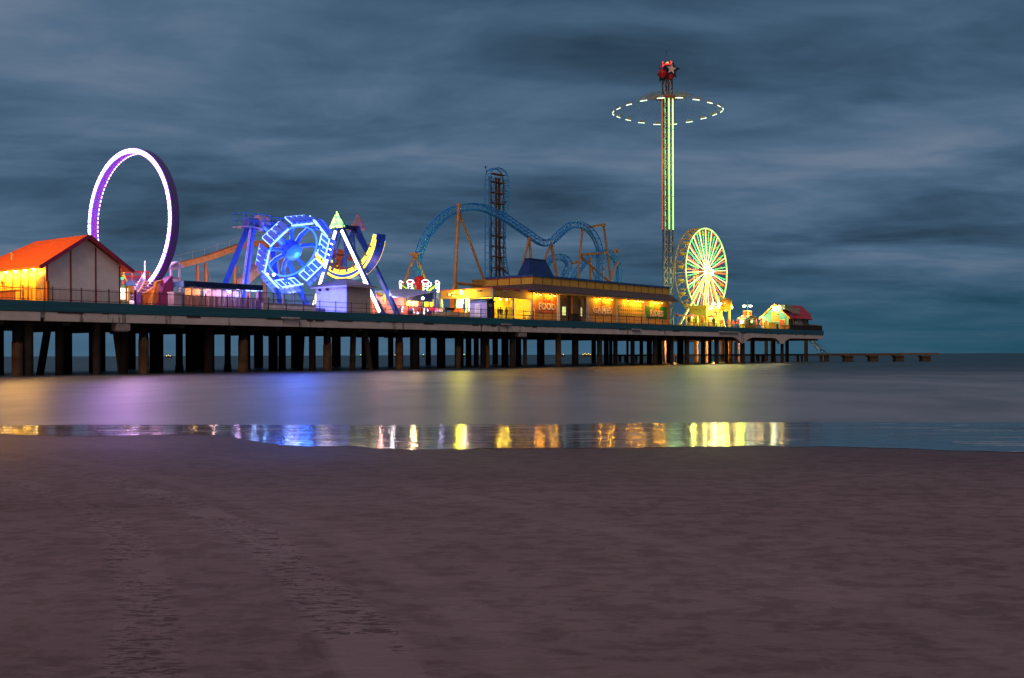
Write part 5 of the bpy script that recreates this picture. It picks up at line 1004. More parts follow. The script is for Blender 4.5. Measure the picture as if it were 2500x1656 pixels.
for x, y in ((320, 386), (378, 392), (498, 402), (558, 407), (1135, 450), (1242, 458), (1292, 466), (1500, 480), (1597, 487), (1642, 490), (1690, 494), (1845, 510), (1890, 513), (1935, 516)):
    q = Z(x, y, 2.2); zl_ = ze-.28; m = MB(); m.tube((q[0], 2.25, zl_+.1), (q[0], 2.35, zl_-.12), .09, 10, .15); o_ = hall.part('eave_lamp', m, DARK); m = MB(); m.ball((q[0], 2.34, zl_-.14), .13, 8, 5); hall.part('bulb', m, E((1, .85, .15), 9), o_)
    lamp((q[0], 2.3, zl_-.36), (1, .42, .025), 58, .1, 'eave_light')
# roof pavilion on top
bA0_ = U(1292, 668, 8)[0]
rp_ = T('roof_pavilion', 'dark blue truncated pyramid roof rising behind the hall parapet', 'roof turret', (bA0_, 9, zt1))
zz0 = zt1-.6; bA, bB = U(1292, 668, 8), U(1348, 672, 8); tA, tB = U(1292, 632, 8.5), U(1332, 637, 8.5)
b4 = [(bA[0], 8, zz0), (bB[0]+1.3, 7.6, zz0), (bB[0]+1.3, 11.0, zz0), (bA[0]-.2, 11.0, zz0)]; tz = (tA[2]+tB[2])/2; t4 = [(tA[0], 8.5, tz), (tB[0], 8.5, tz), (tB[0], 9.4, tz), (tA[0], 9.4, tz)]
m = MB(); m.add(b4+t4, [(0, 1, 5, 4), (1, 2, 6, 5), (2, 3, 7, 6), (3, 0, 4, 7), (4, 5, 6, 7)]); rp_.part('roof_slopes', m, P((.015, .05, .24), .45, var=.2)); m = MB(); m.box(t4[0][0]-.1, t4[1][0]+.1, 8.4, 9.5, tz+.001, tz+.12); rp_.part('cap', m, P((.01, .03, .14), .45))
# picnic table and people on the terrace
pt_ = T('picnic_table', 'small metal picnic table on the lit terrace by the FOOD board', 'table', (uv(1289, 1.8), 1.8, DECK)); u_ = uv(1289, 1.8)
m = MB(); m.box(u_-.8, u_+.8, 1.6, 2.2, DECK+.7, DECK+.75); pt_.part('table_top', m, IRON)
for s_ in (-.7, .7): m = MB(); m.tube((u_+s_, 1.7, DECK), (u_+s_*.8, 1.9, DECK+.7), .04); m.tube((u_+s_, 2.1, DECK), (u_+s_*.8, 1.9, DECK+.7), .04); pt_.part('leg', m, IRON)
m = MB(); m.box(u_-.8, u_+.8, 1.15, 1.35, DECK+.42, DECK+.46); m.bar((u_-.7, 1.25, DECK), (u_-.7, 1.25, DECK+.42), .05); m.bar((u_+.7, 1.25, DECK), (u_+.7, 1.25, DECK+.42), .05); pt_.part('bench', m, IRON)
def person(u, v, lab, shirt, trousers, hgt=1.74, turn=0, step=.12):
    s_ = hgt/1.74; th = T('person', lab, 'person', (u, v, DECK+.02))
    J = {'pel': (0, 0, .95), 'sp': (0, 0, 1.18), 'ch': (0, 0, 1.38), 'nk': (0, 0, 1.5), 'hd': (0, -.02, 1.6), 'tp': (0, -.01, 1.72)}
    r = {'pel': .15, 'sp': .13, 'ch': .16, 'nk': .055, 'hd': .095, 'tp': .06}; ed = [('pel', 'sp'), ('sp', 'ch'), ('ch', 'nk'), ('nk', 'hd'), ('hd', 'tp')]
    for n_, sx in (('L', -1), ('R', 1)):
        J.update({'h'+n_: (.1*sx, 0, .9), 'k'+n_: (.11*sx, sx*step*.5-.03, .5), 'a'+n_: (.12*sx, sx*step, .08), 't'+n_: (.13*sx, sx*step-.16, .04), 's'+n_: (.19*sx, 0, 1.4), 'e'+n_: (.25*sx, .02, 1.12), 'w'+n_: (.25*sx, -.1-.05*sx, .9), 'f'+n_: (.24*sx, -.14-.05*sx, .81)})
        r.update({'h'+n_: .095, 'k'+n_: .06, 'a'+n_: .045, 't'+n_: .04, 's'+n_: .065, 'e'+n_: .045, 'w'+n_: .03, 'f'+n_: .035}); ed += [('pel', 'h'+n_), ('h'+n_, 'k'+n_), ('k'+n_, 'a'+n_), ('a'+n_, 't'+n_), ('ch', 's'+n_), ('s'+n_, 'e'+n_), ('e'+n_, 'w'+n_), ('w'+n_, 'f'+n_)]
    ks = list(J); me = bpy.data.meshes.new('body'); ca, sa = math.cos(turn), math.sin(turn)
    me.from_pydata([((J[k][0]*ca-J[k][1]*sa)*s_, (J[k][0]*sa+J[k][1]*ca)*s_, J[k][2]*s_) for k in ks], [(ks.index(a), ks.index(b)) for a, b in ed], [])
    o = bpy.data.objects.new('body', me); COL.objects.link(o); o.parent = th.o
    md = o.modifiers.new('skin', 'SKIN'); md.use_smooth_shade = True; o.modifiers.new('sub', 'SUBSURF').render_levels = 1
    for i, k in enumerate(ks): me.skin_vertices[0].data[i].radius = (r[k]*s_, r[k]*s_)
    me.skin_vertices[0].data[0].use_root = True
    mt, t, b = nt('clothing'); tc = nd(t, 'ShaderNodeTexCoord'); s3 = nd(t, 'ShaderNodeSeparateXYZ'); ln(t, tc.outputs['Object'], s3.inputs[0]); rr_ = ramp(t, math_(t, 'DIVIDE', s3.outputs[2], 2), [(0, (.03, .03, .03)), (.045, trousers), (.47*s_, shirt), (.745*s_, (.4, .22, .15))]); rr_.color_ramp.interpolation = 'CONSTANT'; ln(t, rr_.outputs[0], b.inputs['Base Color']); b.inputs['Roughness'].default_value = .8; me.materials.append(mt)
    m = MB(); m.ball((u+(.0*ca-.005*sa), v+.005, DECK+.02+1.64*s_), .108*s_, 10, 6, .95); h_ = th.part('hair', m, P((.03, .02, .015), .7))
person(uv(1216, 2.3), 2.3, 'person in dark clothes standing left of a companion on the lit terrace', (.02, .02, .025), (.03, .03, .05), 1.75, .3)
person(uv(1222, 2.5), 2.5, 'person in a black top standing nearest the middle post of the terrace', (.015, .015, .02), (.04, .03, .03), 1.68, -.6)
person(uv(1236, 2.5), 2.5, 'person in brown standing alone at the serving counter', (.1, .05, .03), (.03, .03, .04), 1.7, 2.8)
person(uv(1681, 1.3), 1.3, 'person in dark clothes leaning by the railing under the lit wheel', (.03, .03, .03), (.03, .03, .05), 1.72, 1.2)
person(uv(1742, 1.2), 1.2, 'person in dark clothes standing at the foot of the twin headed lamp post', (.04, .03, .03), (.02, .02, .03), 1.72, -1.0)
# ------------------------------------------------------------------ blue steel roller coaster
def catmull(pts, n=8):
    out_ = []; P_ = [pts[0]*2-pts[1]]+pts+[pts[-1]*2-pts[-2]]
    for i in range(1, len(P_)-2):
        p0, p1, p2, p3 = P_[i-1:i+3]
        for k in range(n):
            s = k/n; out_.append(.5*((2*p1)+(p2-p0)*s+(2*p0-5*p1+4*p2-p3)*s*s+(3*p1-p0-3*p2+p3)*s**3))
    out_.append(pts[-1]); return out_
def track_run(name, pts, gauge=.95, depth=.95, spine=True, step=1.0, rr=.1, sr=.125):
    c = catmull([Vector(p) for p in pts], 10)
    # resample evenly
    q = [c[0]]; acc = 0
    for a, b in zip(c, c[1:]):
        acc += (b-a).length
        if acc >= step: q.append(b); acc = 0
    L_, R_, S1, S2 = [], [], [], []; N_ = Vector((0, 1, 0))
    for i, p in enumerate(q):
        tng = (q[min(i+1, len(q)-1)]-q[max(i-1, 0)]).normalized(); up = Vector((-tng.z, 0, tng.x)).normalized()
        lat = N_*gauge/2; base = p+up*depth*.5
        L_.append(base-lat); R_.append(base+lat); S1.append(p-up*depth*.5-lat*.55); S2.append(p-up*depth*.5+lat*.55)
    m = MB(); m.path(L_, rr, 6); m.path(R_, rr, 6)
    for i in range(len(q)): m.tube(L_[i], R_[i], .05, 5, cap=False)
    o = coaster.part(name, m, TRACK)
    if spine:
        m = MB(); m.path(S1, sr, 6); m.path(S2, sr, 6)
        for i in range(len(q)):
            m.tube(L_[i], S1[i], .045, 5, cap=False); m.tube(R_[i], S2[i], .045, 5, cap=False); m.tube(S1[i], S2[i], .045, 5, cap=False)
            if i+1 < len(q): m.tube(S1[i], L_[i+1], .045, 5, cap=False); m.tube(S2[i], R_[i+1], .045, 5, cap=False)
        coaster.part('track_spine', m, TRACK, o)
hx = [(1021, 690), (1019, 665), (1018, 646), (1025, 618), (1033.5, 593), (1049, 566), (1071.5, 540), (1097, 519), (1122, 509), (1153, 505), (1183, 509), (1203, 518), (1229, 530), (1259, 550), (1289.5, 571), (1315, 589), (1335, 594), (1350, 588), (1371, 568), (1391, 552), (1411, 549), (1431.5, 556), (1449, 574), (1461, 600.5), (1464.5, 628), (1463, 659), (1463, 692)]
coaster = T('roller_coaster', 'blue steel roller coaster with rust supports and a tall vertical lift tower', 'roller coaster', (90, 14, DECK))
track_run('track', [U(x, y, 14.4+1.4*i/len(hx)) for i, (x, y) in enumerate(hx)])
track_run('track', [U(x, y, 22) for x, y in ((1331, 662), (1335, 643.6), (1350, 630), (1368, 627), (1383, 635), (1388, 649), (1383, 661), (1372, 682))])
track_run('track', [U(x, y, 24) for x, y in ((1398, 690), (1403.6, 675), (1416, 655), (1434, 635), (1454, 621), (1477, 616), (1497, 626), (1509, 649), (1511, 671.5), (1509, 698))])
tv = 18.6
track_run('track', [U(x, y, tv-.8) for x, y in ((1192, 690), (1192, 600), (1192, 520), (1192, 440), (1196, 420), (1210, 413.5), (1223, 418), (1231.5, 430), (1234, 444), (1234.5, 457), (1233.5, 486), (1230.5, 519), (1227, 549), (1225, 582), (1226, 610), (1229, 639), (1234, 668), (1240, 692))], gauge=1.05, depth=.35, spine=False, step=.75)
# lift tower: four columns, ring platforms, lattice
tx = [U(x, 500, tv)[0] for x in (1191, 1207.5, 1215.5, 1226)]
TB = P((.13, .06, .025), .55); zt_ = U(1208, 421, tv)[2]
for u_, w_, v_ in ((tx[0], .17, tv-.5), (tx[1], .15, tv-.3), (tx[2], .15, tv-.3), (tx[3], .06, tv-.3)):
    m = MB(); m.box(u_-w_, u_+w_, v_-w_, v_+w_, DECK, zt_-(.9 if w_ < .2 else 0)); coaster.part('lift_column', m, TB)
for y in (426, 446, 472, 497, 577, 602, 627, 655):
    z = U(1208, y, tv)[2]; m = MB(); a, c = tx[0]+.5, tx[3]+.1; m.box(a, c, tv-.7, tv+.3, z-.06, z+.05); o_ = coaster.part('service_platform', m, P((.26, .1, .03), .6))
    m = MB(); 
    for v_ in (tv-.7,):
        m.tube((tx[1], v_, z+.8), (tx[2]+.3, v_, z+.8), .025, 5)
        for k in range(3): q_ = tx[1]+(tx[2]+.3-tx[1])*k/2; m.tube((q_, v_, z), (q_, v_, z+.8), .02, 5)
    coaster.part('platform_rail', m, P((.2, .1, .04), .6), o_)
m = MB(); z = DECK+3
while z < zt_-2:
    for p, q in ((tx[0], tx[1]), (tx[2], tx[3])):
        m.tube((p, tv-.8, z), (q, tv-.8, z+1.9), .045, 5, cap=False); m.tube((q, tv-.8, z), (p, tv-.8, z+1.9), .045, 5, cap=False); m.tube((p, tv-.8, z), (q, tv-.8, z), .05, 5, cap=False)
    m.tube((tx[0]+.35, tv, z), (tx[0]+.35, tv, z+1.9), .06, 5, cap=False); m.tube((tx[0]+.65, tv-1, z), (tx[0]+.65, tv-1, z+1.9), .05, 5, cap=False)
    z += 1.9
coaster.part('lattice', m, P((.06, .13, .2), .5))
m = MB(); q = U(1185.5, 408, tv-.6); m.tube((q[0]+.25, q[1], q[2]-1.1), q, .05, 6); m.ball(q, .16); coaster.part('beacon_mast', m, DARK)
m = MB(); m.bar(U(1233, 495, tv-.8), (tx[3], tv-.6, U(1226, 492, tv)[2]), .18, .4); m.bar(U(1229, 582, tv-.8), (tx[2], tv, U(1216, 578, tv)[2]), .18, .35); m.bar((tx[2], tv, U(1216, 650, tv)[2]), U(1240, 668, tv-.8), .3); coaster.part('track_bracket', m, TB)
SUP = ORANGE
def sup(p, q, v, r=.22, v2=None):
    a = Vector(U(*p, v)); c = Vector(U(*q, v2 or v)); d = (c-a)
    if q[1] > 625: c = a+d*((DECK-a.z)/d.z) if d.z < -.5 else c
    m = MB(); m.tube(a, c, r, 10); m.tube(a-d.normalized()*.0, a+d.normalized()*.35, r*1.35, 10)
    return coaster.part('support', m, SUP)
sup((1120, 497), (1110, 705), 14.0, .27); sup((1122, 522), (1184, 690), 14.2, .2); sup((1013, 622), (988, 690), 14.3, .2); sup((1014, 624), (1041, 692), 14.3, .24)
m = MB(); m.tube(U(1116, 692, 14.2), U(1186, 698, 14.2), .26, 10); coaster.part('support', m, SUP)
m = MB(); m.tube(U(1105, 710, 14.1), U(1111, 690, 14.1), .18, 8); m.tube(U(1119, 710, 14.1), U(1112, 690, 14.1), .18, 8); coaster.part('base_strut', m, YEL)
m = MB(); m.box(*[U(1009, 617, 14.3)[0]-.3, U(1019, 617, 14.3)[0], 13.9, 14.9, U(1013, 624, 14.3)[2], U(1013, 618, 14.3)[2]]); coaster.part('saddle', m, SUP)
sup((1292, 581), (1273, 660), 14.9, .2); sup((1292, 581), (1297, 640), 14.9, .22); sup((1346, 596), (1330, 632), 15.1, .2); sup((1346, 596), (1359, 672), 15.1, .24)
sup((1422, 559), (1411, 677), 15.3, .2); sup((1474, 550), (1492, 688), 15.5, .2); sup((1418, 627), (1486, 686), 16, .2); sup((1441, 628), (1442, 682), 22, .24); sup((1443, 650), (1456, 684), 22, .14); sup((1508, 611), (1508, 622), 22, .2); sup((1507, 640), (1490, 688), 22, .22); sup((1473, 652), (1473, 684), 22, .24)
for p, q, v in (((1438, 555), (1476, 548), 15.4), ((1420, 622.5), (1482, 617), 15.5), ((1396, 643), (1411, 639.5), 20), ((1497, 615), (1507, 609), 22)):
    m = MB(); m.tube(U(*p, v), U(*q, v), .24, 10); coaster.part('support', m, SUP)

# ------------------------------------------------------------------ flying swing tower
tvv = 18.0; fu = U(1630, 400, tvv)[0]; hw = .68
fly = T('swing_tower', 'very tall lattice swing tower with glowing green tubes and a star topped red head', 'ride', (fu, tvv, DECK))
zT = U(1630, 187, tvv)[2]; MAST = P((.1, .13, .17), .4, .3); cn4 = [(fu-hw, tvv-hw), (fu+hw, tvv-hw), (fu+hw, tvv+hw), (fu-hw, tvv+hw)]
for (a, c) in cn4: m = MB(); m.box(a-.13, a+.13, c-.13, c+.13, DECK, zT); fly.part('mast_leg', m, MAST)
m = MB(); z = DECK+.5; LAC = P((.5, .45, .42), .5); i = 0
while z < zT-2:
    for k in range(4):
        (a, c), (e, g) = cn4[k], cn4[(k+1) % 4]
        m.tube((a, c, z), (e, g, z+2.1), .055, 5, cap=False); m.tube((e, g, z), (a, c, z+2.1), .055, 5, cap=False)
        if i % 4 == 0: m.tube((a, c, z), (e, g, z), .07, 5, cap=False)
    z += 2.1; i += 1
fly.part('lattice', m, LAC)
zl0 = U(1634, 562, tvv)[2]; zl1 = U(1634, 235, tvv)[2]
for (a, c), d_ in (((fu-hw, tvv-hw), (-.16, -.16)), ((fu+hw-.1, tvv-hw), (.05, -.2)), ((fu+hw, tvv+hw), (0, .15))):
    h = (zl1-zl0)/4
    for k in range(4):
        m = MB(); m.tube((a+d_[0], c+d_[1], zl0+h*k), (a+d_[0], c+d_[1], zl0+h*k+h-.15), .1, 8); fly.part('light_tube', m, E((.55, 1, .28), 2.4))
        m = MB()
        for s_ in (-.2, .2): m.box(a+d_[0]+s_-.05, a+d_[0]+s_+.05, c+d_[1]-.02+.1, c+d_[1]+.12, zl0+h*k, zl0+h*k+h-.1)
        fly.part('light_edge', m, E((.06, .7, .02), .9))
m = MB(); m.box(fu-hw-.35, fu-hw-.2, tvv+hw-.1, tvv+hw+.1, zl0, zl1); fly.part('red_glow_band', m, E((1, .18, .1), .3))  # red glow beside the mast put in as a faint emissive band
lamp((fu-2.5, tvv-2.5, (zl0+zl1)/2), (.6, 1, .3), 500, 4, 'tube_glow'); lamp((fu-2.5, tvv-2.5, DECK+10), (.7, 1, .4), 220, 2, 'tube_glow')
# head
rr_ = ray(1630, 175); cu_ = Vector((-rr_.dot(DD), -rr_.dot(NN), 0)).normalized(); rt_ = Vector((-cu_.y, cu_.x, 0)); up_ = Vector((0, 0, 1))
if W(*(Vector((fu, tvv, 0))+rt_*3)).x < W(fu, tvv, 0).x: rt_ = -rt_
pxm = F/W(fu, tvv, 0).y; ctr = Vector((fu, tvv, 0)); ctr.z = U(1630, 180, tvv)[2]
def star(m, c, x, y, n, r, th, ri=.42, rot=0):
    pts = [];
    for k in range(10): a = math.pi/2+math.pi*k/5+rot; q = r if k % 2 == 0 else r*ri; pts.append(c+x*q*math.cos(a)+y*q*math.sin(a))
    nn = len(pts); vs = [c+n*th]+[p+n*th for p in pts]+[c-n*th]+[p-n*th for p in pts]; fs = []
    for k in range(nn): j = (k+1) % nn; fs += [(0, 1+k, 1+j), (nn+1, nn+2+j, nn+2+k), (1+k, nn+2+k, nn+2+j, 1+j)]
    m.add(vs, fs)
def rel(x, y, d=0): return ctr+rt_*((x-1630)/pxm)+up_*((180-y)/pxm)+cu_*d
HEADB = P((.01, .018, .05), .4)
m = MB(); z0 = rel(1630, 196).z; m.lathe((fu, tvv, 0), [(.3, z0), (1.15, z0+.1), (1.25, z0+1.6), (.9, z0+2.8), (.3, z0+3.2)], 14); fly.part('head_drum', m, HEADB)
n1 = (cu_*.93+rt_*.36).normalized(); x1_ = (rt_*.93-cu_*.36).normalized(); n2 = (cu_*.55-rt_*.83).normalized(); x2_ = (rt_*.55+cu_*.83).normalized()
m = MB(); star(m, rel(1641, 176, 1.5), x1_, up_, n1, 21/pxm, .14, .5, -.12); s_ = fly.part('star_plate', m, HEADB); m = MB(); star(m, rel(1640, 174.5, 1.66), x1_, up_, n1, 13.5/pxm, .05, .42, -.1); fly.part('white_star', m, P((.75, .58, .52), .5), s_)
m = MB(); star(m, rel(1616, 183, 1.0), x2_, up_, n2, 19/pxm, .14, .5, .25); fly.part('star_plate', m, HEADB)
RB = P((.55, .012, .02), .3)
m = MB(); m.ball(rel(1618, 185, 1.5), 11/pxm, 18, 12); fly.part('red_globe', m, RB); m = MB(); m.ball(rel(1637, 190, 1.0), 9/pxm, 18, 12); fly.part('red_globe', m, RB)
zc_ = rel(1628, 162).z; m = MB()
m.lathe((fu, tvv, 0), [(.75, zc_-.3), (.85, zc_+.35), (.7, zc_+.36), (.6, zc_-.25)], 14); cr_ = fly.part('beacon_crown', m, E((1, .02, .03), .7)); m = MB(); m.ball((fu, tvv, zc_+.5), .34); fly.part('beacon', m, E((1, .25, .03), 3), cr_)
for x, y in ((1619, 153), (1639, 152), (1620, 161)): m = MB(); q = rel(x, y, .3); m.ball(q, .14, 8, 5); m.tube((q.x, q.y, zc_-.2), q, .05, 5); fly.part('beacon', m, E((1, .05, .02), 1.6), cr_)
m = MB(); m.tube((fu-.4, tvv, zc_), (fu-.4, tvv, rel(1618, 127).z), .03, 5); m.box(fu-.52, fu-.28, tvv-.1, tvv+.1, rel(1618, 128).z, rel(1618, 127).z); fly.part('lightning_rod', m, DARK)
lamp((fu, tvv-.0, zc_+1.4), (1, .08, .05), 60, .3, 'beacon_light')
m = MB()
for s_ in (-1, 1):
    for k in range(5): a = rel(1630+s_*(3+[0, 4, 6, 4, 0][k]), 196+9*k, 1.0); b_ = rel(1630+s_*(3+[0, 4, 6, 4, 0][min(4, k+1)]), 196+9*min(4, k+1), 1.0); m.tube(a, b_, .07, 6)
fly.part('cable_loop', m, P((.6, .5, .45), .5))
# swing carousel with chairs flung outwards
zc_ = U(1630, 238, tvv)[2]; m = MB(); m.lathe((fu, tvv, 0), [(1.3, zc_-.5), (1.9, zc_-.4), (1.9, zc_+.2), (1.3, zc_+.3)], 16); hubc = fly.part('carousel_hub', m, P((.4, .12, .1), .45))
for k in range(20):
    a = 2*math.pi*k/20+.1; d = Vector((math.cos(a), math.sin(a), 0)); sd = Vector((-d.y, d.x, 0)); c = Vector((fu, tvv, zc_))
    tip = c+d*4.6+Vector((0, 0, .3)); seat = c+d*(11+.0*k)+Vector((0, 0, -2.9-.25*math.sin(3*a)))
    m = MB(); m.bar(c+d*1.7, tip, .14, .2); ar = fly.part('arm', m, P((.3, .3, .3), .5))
    m = MB(); 
    for s_ in (-.45, .45): m.tube(tip+sd*s_, seat+sd*s_, .022, 4, cap=False)
    fly.part('chain', m, P((.25, .3, .32), .5), ar)
    dn_ = (seat-tip).normalized(); o_ = dn_.cross(sd); m = MB(); m.slab([seat-sd*.5, seat+sd*.5, seat+sd*.5+o_*.5, seat-sd*.5+o_*.5], .09); m.slab([seat-sd*.5, seat+sd*.5, seat+sd*.5-dn_*.7, seat-sd*.5-dn_*.7], .08); st_ = fly.part('swing_seat', m, P((.5, .5, .45), .5))
    m = MB(); m.tube(seat-sd*.75+dn_*.12, seat+sd*.75+dn_*.12, .075, 6); fly.part('seat_light', m, E((.8, 1, .72), 2.2), st_)

# ------------------------------------------------------------------ big wheel
wv_ = 17.0; wc = Vector(U(1725, 663, wv_)); WR = U(1725, 557, wv_)[2]-wc.z; wd = 2.5
wh = T('ferris_wheel', 'brightly lit ferris wheel with white green spokes and yellow legs', 'ferris wheel', (wc.x, wv_, DECK))
m = MB(); m.arcbox(wc, 'D', 0, 2*math.pi, WR-.3, WR, -.12, .12, 80); wh.part('front_rim', m, P((.6, .5, .3), .5)); m = MB(); m.arcbox(wc, 'D', 0, 2*math.pi, WR-.22, WR, wd-.1, wd+.1, 80); wh.part('rear_rim', m, P((.55, .4, .12), .5))
for k in range(40):
    a = 2*math.pi*k/40; m = MB(); m.arcbox(wc, 'D', a, a+2*math.pi/40*.97, WR-.28, WR-.02, -.2, -.125, 3); wh.part('rim_light', m, E((.35, 1, .2) if k % 2 else (.75, 1, .3), 1.5))
m = MB()
for k in range(20):
    a = 2*math.pi*k/20; p = wc+Vector((math.cos(a)*WR, 0, math.sin(a)*WR)); m.tube(p, p+Vector((0, wd, 0)), .07, 6); a2 = 2*math.pi*(k+1)/20; q = wc+Vector((math.cos(a2)*WR, wd, math.sin(a2)*WR)); m.tube(p, q, .035, 5)
wh.part('rim_brace', m, P((.6, .4, .12), .5))
for k in range(20):
    a = 2*math.pi*k/20+.08; d = Vector((math.cos(a), 0, math.sin(a))); nrm = Vector((-d.z, 0, d.x))
    m = MB(); m.tube(wc+d*.5, wc+d*(WR-.2), .07, 6); m.tube(wc+d*.5+Vector((0, wd, 0)), wc+d*(WR-.2)+Vector((0, wd, 0)), .07, 6); sp_ = wh.part('spoke', m, P((.5, .45, .35), .5))
    m = MB(); m.tube(wc+d*.6+Vector((0, -.16, 0)), wc+d*(WR-.4)+Vector((0, -.16, 0)), .06, 6); wh.part('spoke_light', m, E((1, .97, .5), 2.1), sp_)
    for s_, col in ((.085, (.05, .8, .15)), (-.085, (.9, .12, .04))):
        dd = Vector((math.cos(a+s_), 0, math.sin(a+s_))); m = MB()
        for j in range(9): r0 = WR*(.36+.066*j); m.tube(wc+dd*r0+Vector((0, .1, 0)), wc+dd*(r0+.42)+Vector((0, .1, 0)), .1, 5)
        wh.part('colour_light', m, E(col, 2.4), sp_)
m = MB(); m.tube(wc+Vector((0, -.5, 0)), wc+Vector((0, wd+.4, 0)), .55, 18); m.tube(wc+Vector((0, -.9, 0)), wc+Vector((0, -.5, 0)), .42, 16, .62); wh.part('hub', m, P((.6, .2, .15), .4))
m = MB(); m.arcbox(wc, 'D', 0, 2*math.pi, .6, 1.15, -.3, -.2, 28); wh.part('hub_light', m, E((1, 1, .92), 6)); q = U(1739, 665, wv_-1.2); m = MB(); m.tube(q, (q[0], q[1]+.35, q[2]), .62, 18); m.bar((q[0], q[1]+.3, q[2]), wc+Vector((0, -.3, 0)), .12); wh.part('flood_lamp', m, E((1, 1, .9), 7))
LEGY = P((.75, .62, .2), .45)
for (x, vv, s_) in ((1653, wv_-1.3, 0), (1772, wv_-1.3, 1), (1690, wv_+wd+1.2, 0), (1752, wv_+wd+1.2, 1), (1712, wv_-1.0, 2)):
    foot = U(x, 772, vv); vtop = wv_-.6 if vv < wv_ else wv_+wd+.6; m = MB(); m.bar((foot[0], vv, DECK), (wc.x, vtop, wc.z), .34, .4); lg = wh.part('leg', m, LEGY)
    p = Vector((foot[0], vv, DECK)); q = Vector((wc.x, vtop, wc.z)); m = MB(); k = Vector((-.1, -.24, 0)); m.tube(p.lerp(q, .04)+k, p.lerp(q, .93)+k, .06, 6); wh.part('leg_light', m, E((.95, 1, .35), 2.4), lg)
for k in range(20):
    a = 2*math.pi*(k+.5)/20; c = wc+Vector((math.cos(a)*(WR-.1), wd/2, math.sin(a)*(WR-.1))); m = MB(); z = c.z
    m.lathe((c.x, c.y, 0), [(.05, z-1.25), (.55, z-1.2), (.72, z-.65), (.66, z-.62), (.5, z-1.1)], 12); gd = wh.part('gondola', m, P((.7, .5, .1), .45)); m = MB(); m.lathe((c.x, c.y, 0), [(.75, z-.1), (.4, z+.15), (.03, z+.25)], 12); wh.part('gondola_roof', m, P((.6, .35, .08), .5), gd); m = MB()
    for q in range(3): b_ = 2*math.pi*q/3; m.tube((c.x+.6*math.cos(b_), c.y+.6*math.sin(b_), z-.65), (c.x+.55*math.cos(b_), c.y+.55*math.sin(b_), z), .03, 5)
    m.ball((c.x, c.y, z-.25), .1, 6, 4); wh.part('gondola_frame', m, P((.6, .5, .3), .5), gd)
m = MB(); a, c = U(1652, 770, wv_-2), U(1676, 770, wv_-2); m.bar((a[0], wv_-2, a[2]), (c[0]+8, wv_-2, a[2]), .25, .3); wh.part('loading_beam', m, P((.5, .12, .04), .5)); m = MB(); m.box(a[0], c[0]+9, wv_-2.5, wv_+4, DECK+.01, DECK+.9); wh.part('platform', m, P((.5, .4, .1), .6)); m = MB(); m.ball((a[0], wv_-2.1, a[2]), .35); wh.part('beam_end', m, REDM)
lamp((wc.x-2, wv_-3, wc.z), (1, .72, .2), 800, 1.2, 'wheel_glow'); lamp((wc.x-1, wv_-4.5, DECK+2.4), (.85, 1, .08), 700, .8, 'wheel_glow'); lamp((wc.x-6, 6, DECK+3), (.8, 1, .06), 420, .5, 'wheel_glow')
# ------------------------------------------------------------------ yellow ride house, barrel and huts below the wheel
rh = T('ride_house', 'yellow green lit ride house with two small windows right of the wheel legs', 'building', (uv(1744, 8), 8, DECK)); p, q = U(1724, 747, 7), U(1764, 747, 7); YG = P((.62, .58, .06), .5)
m = MB(); m.box(p[0], q[0], 7, 10.5, DECK, p[2]-.5); rh.part('wall', m, YG); m = MB(); m.box(p[0]-.2, q[0]+.2, 6.8, 10.7, p[2]-.499, p[2]-.05); m.box(p[0]-.3, q[0]+.3, 6.7, 10.8, p[2]-.049, p[2]+.1); rh.part('cornice', m, P((.75, .55, .05), .5))
for x in (1744.5, 1754.5): a = U(x, 755, 6.95); c = U(x+3.5, 766, 6.95); m = MB(); m.box(a[0], c[0], 6.93, 6.999, c[2], a[2]); w__ = rh.part('window', m, P((.35, .08, .03), .4)); m = MB(); m.box(a[0]-.1, c[0]+.1, 6.9, 6.99, c[2]-.1, c[2]-.001); rh.part('sill', m, WHITE, w__)
for x, y in ((1735, 751), (1754, 750)): q_ = U(x, y, 6.4); m = MB(); m.ball(q_, .3); rh.part('globe_lamp', m, E((1, 1, .7), 5)); lamp((q_[0], q_[1]-.3, q_[2]-.3), (1, .95, .25), 100, .3)
br = T('barrel_tank', 'big amber barrel with a domed lid on a yellow post frame beside the wheel', 'tank', (uv(1772, 7), 7, DECK)); cB = U(1771.5, 742, 7); zb, zt = U(1771, 756, 7)[2], U(1771, 727, 7)[2]; rB = (U(1785, 742, 7)[0]-U(1758, 742, 7)[0])/2*.8; rB = 1.25
m = MB(); m.lathe((cB[0], 7, 0), [(.1, zb), (rB*.92, zb+.05), (rB*1.05, (zb+zt)/2-.2), (rB*.95, zt-.9)], 18); br.part('barrel', m, P((.8, .42, .02), .4)); m = MB(); m.lathe((cB[0], 7, 0), [(rB, zt-.92), (rB*.98, zt-.7), (rB*.7, zt-.2), (.05, zt)], 18); br.part('lid', m, P((.65, .3, .02), .4))
m = MB(); m.box(cB[0]+rB+.15, cB[0]+rB+.5, 6.8, 7.2, DECK, zb+.9); br.part('post', m, P((.75, .5, .05), .5)); m = MB(); m.box(cB[0]-rB-.3, cB[0]+rB+.149, 6.7, 7.3, zb-.25, zb-.02); br.part('bearer', m, P((.7, .45, .05), .5)); m = MB(); q_ = U(1786, 751, 6.5); m.ball(q_, .3); br.part('globe_lamp', m, E((1, 1, .75), 5)); m = MB(); m.ball(U(1770, 741, 5.65), .15); br.part('badge', m, P((.85, .75, .6), .4)); lamp((q_[0]-1, 5.4, q_[2]), (1, .75, .15), 110, .3)
